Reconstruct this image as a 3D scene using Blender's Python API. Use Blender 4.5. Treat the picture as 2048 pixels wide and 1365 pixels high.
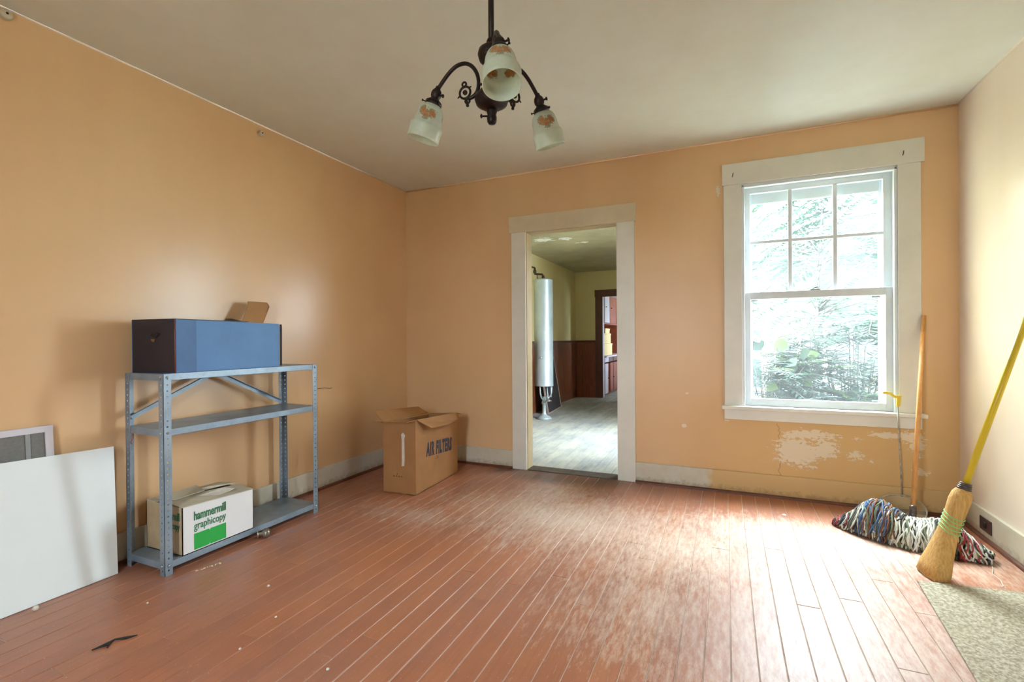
import bpy, math, random
from mathutils import Vector, Matrix
random.seed(7)
for o in list(bpy.data.objects): bpy.data.objects.remove(o, do_unlink=True)
S = bpy.context.scene
COL = S.collection
PI = math.pi
V = Vector

# ------------------------------------------------------------------ camera
F_PX, CX, CY, CZ, YAW, PIT, ROL = 962.808, 2.79254, -3.81131, 1.11251, -0.416949, -0.0031202, -0.0071380
fw = V((math.sin(YAW)*math.cos(PIT), math.cos(YAW)*math.cos(PIT), math.sin(PIT)))
r0 = V((math.cos(YAW), -math.sin(YAW), 0)); u0 = r0.cross(fw)
rr = math.cos(ROL)*r0 + math.sin(ROL)*u0
uu = -math.sin(ROL)*r0 + math.cos(ROL)*u0
cd = bpy.data.cameras.new('camera'); cam = bpy.data.objects.new('camera', cd); COL.objects.link(cam)
cd.sensor_width = 36; cd.lens = F_PX/2048*36; cd.clip_start = .02; cd.clip_end = 200
M = Matrix((( rr.x, uu.x, -fw.x, CX), (rr.y, uu.y, -fw.y, CY), (rr.z, uu.z, -fw.z, CZ), (0,0,0,1)))
cam.matrix_world = M
S.camera = cam

# ------------------------------------------------------------------ light and exposure
SKY = 120.0       # overcast sky: zenith three times as bright as the horizon
EXPO = 0.0
S.view_settings.view_transform = 'Standard'
S.view_settings.look = 'None'
S.view_settings.exposure = EXPO
S.view_settings.gamma = 1.0
S.view_settings.use_curve_mapping = False
w = bpy.data.worlds.new('sky'); S.world = w; w.use_nodes = True
nt = w.node_tree; nt.nodes.clear()
tc = nt.nodes.new('ShaderNodeTexCoord'); sep = nt.nodes.new('ShaderNodeSeparateXYZ')
rp = nt.nodes.new('ShaderNodeValToRGB'); bg = nt.nodes.new('ShaderNodeBackground'); wo = nt.nodes.new('ShaderNodeOutputWorld')
rp.color_ramp.elements[0].position = 0.0; rp.color_ramp.elements[0].color = (.262, .312, .36, 1)
rp.color_ramp.elements[1].position = 1.0; rp.color_ramp.elements[1].color = (.76, .89, 1.0, 1)
nt.links.new(tc.outputs['Generated'], sep.inputs[0]); nt.links.new(sep.outputs['Z'], rp.inputs[0])
nt.links.new(rp.outputs[0], bg.inputs[0]); bg.inputs[1].default_value = SKY; nt.links.new(bg.outputs[0], wo.inputs[0])

def light(name, loc, rot, sx, sy, power, color, portal=False):
    l = bpy.data.lights.new(name, 'AREA'); l.shape = 'RECTANGLE'; l.size = sx; l.size_y = sy
    l.energy = power; l.color = color
    if portal: l.cycles.is_portal = True
    o = bpy.data.objects.new(name, l); COL.objects.link(o); o.location = loc; o.rotation_euler = rot
    return o
# light openings: portals only guide the sky sampling through each wall opening; the front one is added for fill
light('window_portal', (3.35, .16, 1.42), (-PI/2, 0, 0), .92, 1.6, 1, (1,1,1), True)
light('kitchen_portal', (2.72, 1.325, 1.40), (0, PI/2, 0), 1.12, .87, 1, (1,1,1), True)
light('pantry_portal', (2.72, 6.55, 1.40), (0, PI/2, 0), 1.12, .92, 1, (1,1,1), True)
light('front_fill_portal', (1.95, -5.05, 1.45), (PI/2, 0, 0), .8, 1.2, 1, (1,1,1), True)

# ------------------------------------------------------------------ materials
def lin(c):
    return tuple(((x/255)/12.92 if x/255 <= .04045 else ((x/255+.055)/1.055)**2.4) for x in c) + (1,)
class NT:
    def __init__(s, name):
        s.m = bpy.data.materials.new(name); s.m.use_nodes = True; s.t = s.m.node_tree; s.t.nodes.clear()
        s.out = s.n('ShaderNodeOutputMaterial'); s.b = s.n('ShaderNodeBsdfPrincipled')
        s.l(s.b.outputs[0], s.out.inputs[0]); s._pos = None
    def n(s, ty, **kw):
        x = s.t.nodes.new(ty)
        for k, v in kw.items(): setattr(x, k, v)
        return x
    def l(s, a, b): s.t.links.new(a, b)
    def pos(s):
        if s._pos is None: s._pos = s.n('ShaderNodeNewGeometry').outputs['Position']
        return s._pos
    def obj(s): return s.n('ShaderNodeTexCoord').outputs['Object']
    def mapped(s, vec, scale=(1,1,1), loc=(0,0,0)):
        m = s.n('ShaderNodeMapping'); m.inputs['Scale'].default_value = scale; m.inputs['Location'].default_value = loc
        s.l(vec, m.inputs[0]); return m.outputs[0]
    def noise(s, vec, scale, detail=3, rough=.5, dist=0):
        x = s.n('ShaderNodeTexNoise'); x.inputs['Scale'].default_value = scale; x.inputs['Detail'].default_value = detail
        x.inputs['Roughness'].default_value = rough; x.inputs['Distortion'].default_value = dist
        o = s.n('ShaderNodeVectorMath', operation='ADD'); o.inputs[1].default_value = (.37, .731, .593)
        s.l(vec, o.inputs[0]); s.l(o.outputs[0], x.inputs['Vector']); return x.outputs[0]
    def ramp(s, fac, p0, p1, c0=(0,0,0,1), c1=(1,1,1,1)):
        x = s.n('ShaderNodeValToRGB'); e = x.color_ramp.elements
        e[0].position = p0; e[0].color = c0; e[1].position = p1; e[1].color = c1
        s.l(fac, x.inputs[0]); return x.outputs[0]
    def rng(s, v, a, b, c=0., d=1.):
        x = s.n('ShaderNodeMapRange'); x.clamp = True
        for i, q in enumerate((a, b, c, d)): x.inputs[i+1].default_value = q
        s.l(v, x.inputs[0]); return x.outputs[0]
    def math(s, op, a, b=None):
        x = s.n('ShaderNodeMath', operation=op)
        for i, q in enumerate((a, b)):
            if q is None: continue
            if isinstance(q, (int, float)): x.inputs[i].default_value = q
            else: s.l(q, x.inputs[i])
        return x.outputs[0]
    def mix(s, fac, a, b, mode='MIX'):
        x = s.n('ShaderNodeMix', data_type='RGBA', blend_type=mode)
        for sock, q in ((x.inputs[0], fac), (x.inputs[6], a), (x.inputs[7], b)):
            if isinstance(q, (int, float)): sock.default_value = q
            elif isinstance(q, tuple): sock.default_value = q
            else: s.l(q, sock)
        return x.outputs[2]
    def xyz(s, v=None):
        x = s.n('ShaderNodeSeparateXYZ'); s.l(v if v is not None else s.pos(), x.inputs[0]); return x.outputs
    def blob(s, cx, cy, cz, sx, sy, sz):
        """1 at the centre of an ellipsoid in world space, 0 at its rim"""
        m = s.n('ShaderNodeVectorMath', operation='SUBTRACT'); s.l(s.pos(), m.inputs[0]); m.inputs[1].default_value = (cx,cy,cz)
        d = s.n('ShaderNodeVectorMath', operation='DIVIDE'); s.l(m.outputs[0], d.inputs[0]); d.inputs[1].default_value = (sx,sy,sz)
        q = s.n('ShaderNodeVectorMath', operation='LENGTH'); s.l(d.outputs[0], q.inputs[0])
        return s.math('SUBTRACT', 1.0, q.outputs['Value'])
    def color(s, c): 
        if isinstance(c, tuple): s.b.inputs['Base Color'].default_value = c
        else: s.l(c, s.b.inputs['Base Color'])
    def bump(s, h, strength=.3, dist=.002):
        x = s.n('ShaderNodeBump'); x.inputs['Strength'].default_value = strength; x.inputs['Distance'].default_value = dist
        s.l(h, x.inputs['Height']); s.l(x.outputs[0], s.b.inputs['Normal'])
    def set(s, **kw):
        for k, v in kw.items():
            k = {'rough':'Roughness','metal':'Metallic','spec':'Specular IOR Level','coat':'Coat Weight','coatr':'Coat Roughness',
                 'sheen':'Sheen Weight','alpha':'Alpha','trans':'Transmission Weight'}[k]
            if isinstance(v, (int, float)): s.b.inputs[k].default_value = v
            else: s.l(v, s.b.inputs[k])
def simple(name, c, rough=.5, metal=0., var=.12, scale=6, c2=None, bump=.0, bscale=60, spec=.5, stretch=(1,1,1), coat=0):
    k = NT(name); a = lin(c); b = lin(c2) if c2 else tuple(x*(1-var*2) for x in a[:3])+(1,)
    vec = k.mapped(k.obj(), stretch)
    n1 = k.noise(vec, scale, 5, .6)
    k.color(k.mix(k.rng(n1, .3, .7), a, b)); k.set(rough=rough, metal=metal, spec=spec, coat=coat)
    if bump: k.bump(k.noise(vec, bscale, 4), bump, .002)
    return k.m

WALL = lin((226,187,142)); WALL2 = lin((216,173,127))
def wall_paint(name, a, b, rough=.30, peel=False, back=False):
    k = NT(name); p = k.pos()
    n1 = k.noise(p, 1.1, 4, .45); n2 = k.noise(p, 3.5, 4, .6)
    c = k.mix(k.rng(n1, .25, .75), a, b)
    c = k.mix(k.math('MULTIPLY', k.rng(n2, .3, .9), .10), c, lin((200,160,118)))
    vs = k.noise(k.mapped(p, (3, 3, .35)), 2.0, 3, .6)
    c = k.mix(k.math('MULTIPLY', k.rng(vs, .4, .9), .10), c, lin((180,140,100)))
    if peel:
        n3 = k.noise(k.mapped(p, (1,1,1.8)), 34, 6, .65, .4); n4 = k.noise(k.mapped(p, (.6,1,3)), 12, 5, .6)
        msk = None
        for (x, z, sx, sz, t) in ((3.24,.33,.20,.14,1.),(3.30,.44,.24,.06,.8),(3.40,.36,.12,.10,.9),(3.86,.47,.10,.06,.8),(3.90,.42,.07,.09,.9),(3.74,.475,.16,.03,.7),(3.92,.255,.07,.03,.8),
                          (3.57,.33,.07,.045,.6),(2.51,.458,.022,.022,1.2),(2.53,.70,.015,.012,1),(3.58,.44,.05,.03,.6),(2.80,.515,.03,.01,1),(2.75,2.18,.02,.05,.9),(3.66,.30,.02,.02,.8)):
            q = k.math('MULTIPLY', k.blob(x, 0, z, sx, 1, sz), t)
            msk = q if msk is None else k.math('MAXIMUM', msk, q)
        tot = k.math('ADD', msk, k.math('ADD', k.math('MULTIPLY', k.math('SUBTRACT', n3, .5), 2.0), k.math('MULTIPLY', k.math('SUBTRACT', n4, .5), 1.2)))
        gate = k.rng(msk, 0.0, .05)
        pm = k.math('MULTIPLY', k.rng(tot, .30, .36), gate)
        # yellowed, older paint under the window, and a crack
        yl = k.rng(k.math('ADD', k.blob(3.7, 0, .2, 1.3, 1, .75), k.math('MULTIPLY', k.math('SUBTRACT', n1, .5), .8)), 0., .6)
        c = k.mix(k.math('MULTIPLY', yl, .75), c, lin((208,168,106)))
        s = k.xyz()
        wob = k.math('MULTIPLY', k.math('SUBTRACT', k.noise(k.mapped(p, (0,0,1)), 16, 3), .5), .07)
        cr = k.math('ABSOLUTE', k.math('SUBTRACT', k.math('ADD', s['X'], wob), 3.13))
        crm = k.math('MULTIPLY', k.rng(cr, .0035, .0015), k.rng(s['Z'], .52, .50))
        c = k.mix(k.math('MULTIPLY', crm, .6), c, lin((150,95,50)))
        c = k.mix(pm, c, lin((226,208,178)))
        k.bump(k.math('SUBTRACT', k.math('MULTIPLY', n2, .4), pm), .5, .002)
    else:
        k.bump(k.noise(p, 22, 4, .5), .10, .003)
    k.color(c); k.set(rough=rough, spec=.5)
    return k.m
m_wall_l = wall_paint('peach_paint', WALL, WALL2, .27)
m_wall_b = wall_paint('peach_paint_peeling', WALL, WALL2, .38, True)
m_wall_r = wall_paint('light_paled_peach', lin((240,226,210)), lin((234,216,198)), .4)  # right wall's peach, paled in the colour to stand for overexposure by the window
m_ceil = wall_paint('ceiling_paint', lin((228,230,222)), lin((220,221,210)), .55)

def floor_mat():
    k = NT('worn_brown_floor_paint'); p = k.pos()
    info = k.n('ShaderNodeObjectInfo').outputs['Random']
    off = k.n('ShaderNodeCombineXYZ'); k.l(k.math('MULTIPLY', info, 30), off.inputs[2])
    ad = k.n('ShaderNodeVectorMath', operation='ADD'); k.l(p, ad.inputs[0]); k.l(off.outputs[0], ad.inputs[1])
    pv = ad.outputs[0]
    grain = k.noise(k.mapped(pv, (26, 1.6, 1)), 3, 5, .6)
    mott = k.noise(p, 2.3, 5, .6); fine = k.noise(k.mapped(p, (1.4,.30,1)), 46, 6, .75); mid = k.noise(k.mapped(p, (1.8,.45,1)), 7, 5, .65)
    c = k.mix(k.rng(mott, .3, .7), lin((172,108,76)), lin((148,96,74)))
    c = k.mix(k.math('MULTIPLY', k.rng(info, 0, 1), .35), c, lin((190,124,84)))
    c = k.mix(k.math('MULTIPLY', k.rng(grain, .45, .75), .30), c, lin((120,72,50)))
    # worn traffic area by door and window, paled further to paint in window light
    wear_light = None
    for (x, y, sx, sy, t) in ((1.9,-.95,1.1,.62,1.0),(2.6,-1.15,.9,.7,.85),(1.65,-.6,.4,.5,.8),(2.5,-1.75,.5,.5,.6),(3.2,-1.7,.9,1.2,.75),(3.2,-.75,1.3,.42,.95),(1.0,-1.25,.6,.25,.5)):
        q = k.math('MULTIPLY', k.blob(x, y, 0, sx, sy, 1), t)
        wear_light = q if wear_light is None else k.math('MAXIMUM', wear_light, q)
    tot = k.math('ADD', wear_light, k.math('ADD', k.math('MULTIPLY', k.math('SUBTRACT', fine, .5), 2.2), k.math('MULTIPLY', k.math('SUBTRACT', mid, .5), .9)))
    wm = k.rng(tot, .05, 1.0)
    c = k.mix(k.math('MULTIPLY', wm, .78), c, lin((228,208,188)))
    # grey-lilac dust film
    c = k.mix(k.math('MULTIPLY', k.rng(k.noise(p, 1.3, 3), .4, .7), .28), c, lin((150,118,110)))
    # dark unpainted strip along the walls and at the door
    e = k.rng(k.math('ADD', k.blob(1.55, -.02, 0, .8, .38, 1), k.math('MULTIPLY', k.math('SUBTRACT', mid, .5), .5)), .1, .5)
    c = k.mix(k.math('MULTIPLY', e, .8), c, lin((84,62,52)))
    sp = k.noise(p, 190, 2, .5)
    c = k.mix(k.math('MULTIPLY', k.rng(sp, .71, .76), .7), c, lin((222,205,180)))
    k.color(c)
    dull = k.rng(k.blob(3.0, -1.5, 0, 1.9, 1.9, 1), 0, .45)
    k.set(rough=k.math('ADD', k.rng(mid, .3, .7, .29, .32), k.math('MULTIPLY', dull, .14)), spec=.42)
    k.bump(k.math('ADD', k.math('MULTIPLY', grain, .5), k.math('MULTIPLY', fine, .6)), .22, .0015)
    return k.m
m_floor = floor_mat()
m_gap = simple('dusty_gap', (226,204,184), .9, var=.25, scale=3)
def kfloor_mat():
    k = NT('worn_grey_floor_paint'); p = k.pos()
    info = k.n('ShaderNodeObjectInfo').outputs['Random']
    n1 = k.noise(k.mapped(p, (1.6,.8,1)), 3.5, 6, .65); n2 = k.noise(k.mapped(p, (8,1,1)), 6, 5, .6)
    c = k.mix(k.rng(n1, .35, .65), lin((178,178,166)), lin((134,140,144)))
    c = k.mix(k.math('MULTIPLY', k.rng(n2, .5, .7), .5), c, lin((120,116,108)))
    c = k.mix(k.math('MULTIPLY', info, .2), c, lin((216,212,190)))
    k.color(c); k.set(rough=.5); k.bump(n2, .2, .002); return k.m
m_kfloor = kfloor_mat()
m_sill = simple('dark_worn_threshold', (88,76,66), .55, var=.25, scale=14, c2=(58,50,44), bump=.4)
m_trim = simple('cream_trim_paint', (230,226,214), .38, var=.05, scale=5, bump=.12, bscale=25)
m_trimtan = simple('tan_trim_paint', (218,202,172), .4, var=.06, scale=5, bump=.15, bscale=25)
m_jamb = simple('tan_jamb_paint', (196,172,134), .45, var=.08, scale=7, bump=.15)
m_sash = simple('white_sash_paint', (226,232,236), .35, var=.04, scale=6, bump=.1, bscale=30)
m_storm = simple('storm_frame_white', (225,230,236), .4, var=.03)
def base_mat(name, back):
    k = NT(name); p = k.pos(); s = k.xyz()
    n1 = k.noise(p, 9, 5, .6); n2 = k.noise(p, 40, 4, .6)
    c = k.mix(k.rng(n1, .3, .7), lin((212,206,190)), lin((200,190,168)))
    if back:
        t = k.rng(k.math('ADD', s['X'], k.math('MULTIPLY', k.math('SUBTRACT', n1, .5), .12)), 2.66, 2.70)
        c = k.mix(t, c, lin((206,172,118)))
    # scuffed grime just above the floor
    g = k.rng(k.math('ADD', s['Z'], k.math('MULTIPLY', k.math('SUBTRACT', n2, .5), .10)), .055, .015)
    c = k.mix(k.math('MULTIPLY', g, .55), c, lin((128,104,66)))
    k.color(c); k.set(rough=.4); k.bump(n1, .15, .002); return k.m
m_base = base_mat('cream_baseboard', False); m_baseb = base_mat('two_tone_baseboard', True)
m_shoe = simple('brown_shoe_molding', (104,56,36), .45, var=.2, scale=12, stretch=(1,1,1))
m_steel = NT('blue_grey_steel')
def steel():
    k = m_steel; p = k.obj(); n1 = k.noise(p, 7, 5, .6); n2 = k.noise(p, 60, 4, .7)
    c = k.mix(k.rng(n1, .35, .7), lin((144,158,170)), lin((118,132,142)))
    c = k.mix(k.math('MULTIPLY', k.rng(n2, .60, .72), .5), c, lin((90,80,66)))
    k.color(c); k.set(rough=.38, metal=.35); return k.m
m_steel = steel()
m_bolt = simple('zinc_bolt', (208,208,204), .3, 1., var=.1)
m_card = simple('brown_cardboard', (170,122,74), .75, var=.10, scale=5, c2=(154,108,64), bump=.12, bscale=120)
m_cardin = simple('cardboard_inside', (138,98,56), .8, var=.12, scale=6)
m_cardw = simple('white_cardboard', (232,230,228), .6, var=.02, scale=4)
m_cards = simple('buff_cardboard', (196,174,138), .7, var=.12, scale=7, c2=(168,140,104))
m_blue = simple('blue_printed_card', (72,120,172), .5, var=.07, scale=5, c2=(64,108,158))
m_navy = simple('navy_black_card', (26,25,38), .5, var=.2, scale=6)
m_red = simple('red_print_edge', (150,60,50), .6)
m_green = simple('green_print', (40,168,70), .6, var=.04)
m_dgreen = simple('dark_green_print', (52,120,80), .6, var=.04)
m_ink = simple('blue_black_ink', (30,34,44), .6, var=.2, scale=60, c2=(60,66,84))
m_fade = simple('faded_print', (112,78,50), .7)
m_paper = simple('torn_white_paper', (222,212,196), .8, var=.1, scale=30)
m_panel = simple('white_sheet_panel', (236,241,238), .33, var=.03, scale=2, bump=.05, bscale=5)
m_alu = simple('pinkish_white_frame', (214,208,212), .4, var=.05)
m_mesh = simple('grey_screen_mesh', (120,118,112), .8, var=.1, scale=80)
m_dbar = simple('dull_grey_bar', (150,150,148), .5)
m_bronze = simple('dark_bronze', (24,17,16), .42, .5, var=.25, scale=30, c2=(44,29,26))
m_brass = simple('brass_collar', (120,100,60), .35, .8, var=.2, scale=30)
def shade_mat():
    k = NT('painted_frosted_glass'); o = k.n('ShaderNodeTexCoord').outputs['Object']
    # object space: z runs from fitter (0) to rim; two painted rose sprays
    n1 = k.noise(o, 26, 5, .6); c = k.mix(k.rng(n1, .3, .7), lin((240,244,232)), lin((222,230,214)))
    s = k.n('ShaderNodeSeparateXYZ'); k.l(o, s.inputs[0])
    ang = k.math('ARCTAN2', s.outputs['Y'], s.outputs['X'])
    msk = None
    for a0 in (-2.2, 0.0, 2.2):
        for da, z0, r in ((-.38, .050, .34), (.34, .047, .36), (.02, .060, .28)):
            u = k.math('DIVIDE', k.math('SUBTRACT', ang, a0+da), r); v = k.math('DIVIDE', k.math('SUBTRACT', s.outputs['Z'], z0), .017)
            q = k.math('SUBTRACT', 1.0, k.math('SQRT', k.math('ADD', k.math('MULTIPLY', u, u), k.math('MULTIPLY', v, v))))
            msk = q if msk is None else k.math('MAXIMUM', msk, q)
    n2 = k.noise(o, 120, 4, .6); n3 = k.noise(o, 150, 5, .7)
    leaf = k.rng(k.math('ADD', msk, k.math('MULTIPLY', k.math('SUBTRACT', n2, .5), 2.6)), -.05, .15)
    leaf = k.math('MULTIPLY', leaf, k.rng(msk, -.55, -.3))
    c = k.mix(k.math('MULTIPLY', leaf, .75), c, lin((128,142,84)))
    rose = k.rng(k.math('ADD', msk, k.math('MULTIPLY', k.math('SUBTRACT', n3, .5), 2.8)), .05, .45)
    c = k.mix(k.math('MULTIPLY', rose, .9), c, k.mix(k.rng(n2, .4, .6), lin((222,158,108)), lin((190,116,64))))
    k.color(c); k.set(rough=.28, spec=.5)
    tr = k.n('ShaderNodeBsdfTranslucent'); k.l(c, tr.inputs[0]); mx = k.n('ShaderNodeMixShader'); mx.inputs[0].default_value = .45
    k.l(k.b.outputs[0], mx.inputs[1]); k.l(tr.outputs[0], mx.inputs[2]); k.l(mx.outputs[0], k.out.inputs[0])
    k.bump(k.noise(o, 60, 3), .25, .002)
    return k.m
m_shade = shade_mat()
m_broomst = simple('yellow_painted_handle', (222,190,40), .35, var=.08, scale=4)
m_straw = simple('broom_corn', (214,172,102), .75, var=.22, scale=5, c2=(176,130,66), stretch=(30,30,2), bump=.8, bscale=12)
m_gstitch = simple('light_green_twine', (150,216,140), .6)
m_wire = simple('dark_wire_cap', (112,98,92), .4, .6, var=.3, scale=60, c2=(60,50,46))
m_wood = simple('varnished_pale_wood', (216,158,92), .35, var=.12, scale=4, c2=(196,132,72), stretch=(14,14,1))
m_rod = simple('dull_metal_rod', (196,190,168), .5, .1, var=.3, scale=30)
m_yplas = simple('yellow_plastic', (236,206,60), .4)
m_porc = simple('off_white_porcelain', (208,196,172), .3, var=.1)
m_black = simple('black_matter', (26,22,20), .7)
m_nail = simple('rusty_nail', (70,56,46), .5, .5)
m_outlet = simple('brown_bakelite', (74,52,48), .35, var=.2, scale=20)
def rug_mat():
    k = NT('beige_speckled_carpet'); p = k.pos(); v = k.n('ShaderNodeTexVoronoi'); v.inputs['Scale'].default_value = 130; k.l(p, v.inputs['Vector'])
    n = k.noise(p, 70, 4, .7); n2 = k.noise(p, 5, 4)
    c = k.mix(k.rng(n, .4, .6), lin((190,180,158)), lin((146,134,112)))
    c = k.mix(k.math('MULTIPLY', k.rng(v.outputs['Color'], .75, .8), .5), c, lin((120,104,80)))
    c = k.mix(k.math('MULTIPLY', k.rng(n2, .5, .7), .3), c, lin((182,166,132)))
    k.color(c); k.set(rough=.95, spec=.2); k.bump(n, .9, .004); return k.m
m_rug = rug_mat()
m_tank = simple('galvanised_silver_paint', (178,190,192), .42, .3, var=.08, scale=4, c2=(156,170,174), bump=.1, bscale=12)
m_pipe = simple('dark_iron_pipe', (70,58,54), .5, .5)
m_kwall = wall_paint('yellow_kitchen_paint', lin((228,216,162)), lin((212,198,140)), .5)
def kceil():
    k = NT('stained_kitchen_ceiling'); p = k.pos(); n = k.noise(p, 2.2, 5, .6); n3 = k.noise(p, 14, 6, .65)
    c = k.mix(k.rng(n, .35, .7), lin((186,178,140)), lin((156,148,118)))
    msk = None
    for (x, y, sx, sy) in ((.64,2.06,.20,.16),(.93,2.12,.10,.16),(1.07,2.44,.12,.06),(1.5,1.7,.10,.08)):
        q = k.blob(x, y, 2.4, sx, sy, 1); msk = q if msk is None else k.math('MAXIMUM', msk, q)
    t = k.math('MULTIPLY', k.rng(k.math('ADD', msk, k.math('MULTIPLY', k.math('SUBTRACT', n3, .5), 3)), .35, .42), k.rng(msk, 0, .1))
    c = k.mix(t, c, lin((236,236,224))); k.color(c); k.set(rough=.6); k.bump(k.math('SUBTRACT', n3, t), .4, .004); return k.m
m_kceil = kceil()
m_brown = simple('dark_brown_varnish', (136,78,48), .32, var=.25, scale=5, c2=(98,54,34), stretch=(10,10,1), bump=.1)
m_dbrown = simple('darkest_brown_varnish', (100,56,34), .3, var=.2, scale=5, c2=(70,40,28), stretch=(10,10,1))
m_redbrown = simple('red_brown_cabinet', (150,78,52), .35, var=.12, scale=4, c2=(120,58,40))
m_lav = simple('pale_lavender_paint', (206,200,214), .45, var=.04)
m_ybox = simple('yellow_box_card', (222,200,150), .6, var=.06, c2=(212,188,132))
m_darkscr = simple('dark_screen_mesh', (52,48,54), .7)
m_lightwood = simple('weathered_frame_wood', (168,150,140), .6, var=.15, scale=12)
m_siding = simple('pale_siding', (58,68,72), .7, var=.05, scale=2)
m_roof = simple('grey_roof_shingle', (84,90,94), .9, var=.2, scale=12)
m_hwin = simple('house_window_dark', (44,52,62), .2)
m_ground = simple('garden_ground', (150,152,136), .95, var=.2, scale=2, c2=(132,138,116))
def leaf_mat(name, c, c2):
    k = NT(name); info = k.n('ShaderNodeObjectInfo').outputs['Random']; n = k.noise(k.pos(), 6, 3)
    cc = k.mix(k.rng(n, .35, .65), lin(c), lin(c2)); k.color(cc); k.set(rough=.5)
    tr = k.n('ShaderNodeBsdfTranslucent'); k.l(cc, tr.inputs[0]); mx = k.n('ShaderNodeMixShader'); mx.inputs[0].default_value = .35
    k.l(k.b.outputs[0], mx.inputs[1]); k.l(tr.outputs[0], mx.inputs[2]); k.l(mx.outputs[0], k.out.inputs[0]); return k.m
m_leaf_d = leaf_mat('dark_blue_green_leaf', (18,42,34), (12,32,26))
m_leaf_m = leaf_mat('mid_green_leaf', (26,52,34), (20,44,30))
m_leaf_y = leaf_mat('yellow_green_leaf', (58,78,34), (42,64,32))
m_bark = simple('grey_bark', (58,56,54), .9, var=.2)
def glass_mat():
    k = NT('dusty_window_glass'); t = k.n('ShaderNodeBsdfTransparent'); t.inputs[0].default_value = (.97,.99,.985,1)
    g = k.n('ShaderNodeBsdfGlossy'); g.inputs['Roughness'].default_value = .03
    d = k.n('ShaderNodeBsdfTranslucent'); d.inputs[0].default_value = (.93,.97,.97,1)
    m1 = k.n('ShaderNodeMixShader'); m1.inputs[0].default_value = .05; k.l(t.outputs[0], m1.inputs[1]); k.l(g.outputs[0], m1.inputs[2])
    m2 = k.n('ShaderNodeMixShader'); k.l(k.rng(k.noise(k.pos(), 3, 4), .3, .7, .006, .014), m2.inputs[0])
    k.l(m1.outputs[0], m2.inputs[1]); k.l(d.outputs[0], m2.inputs[2]); k.l(m2.outputs[0], k.out.inputs[0]); return k.m
m_glass = glass_mat()
def net_mat():
    k = NT('thin_translucent_plastic'); t = k.n('ShaderNodeBsdfTransparent'); m1 = k.n('ShaderNodeMixShader'); m1.inputs[0].default_value = .3
    k.color(lin((206,196,160))); k.set(rough=.4); k.l(t.outputs[0], m1.inputs[1]); k.l(k.b.outputs[0], m1.inputs[2]); k.l(m1.outputs[0], k.out.inputs[0]); return k.m
m_net = net_mat()

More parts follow.
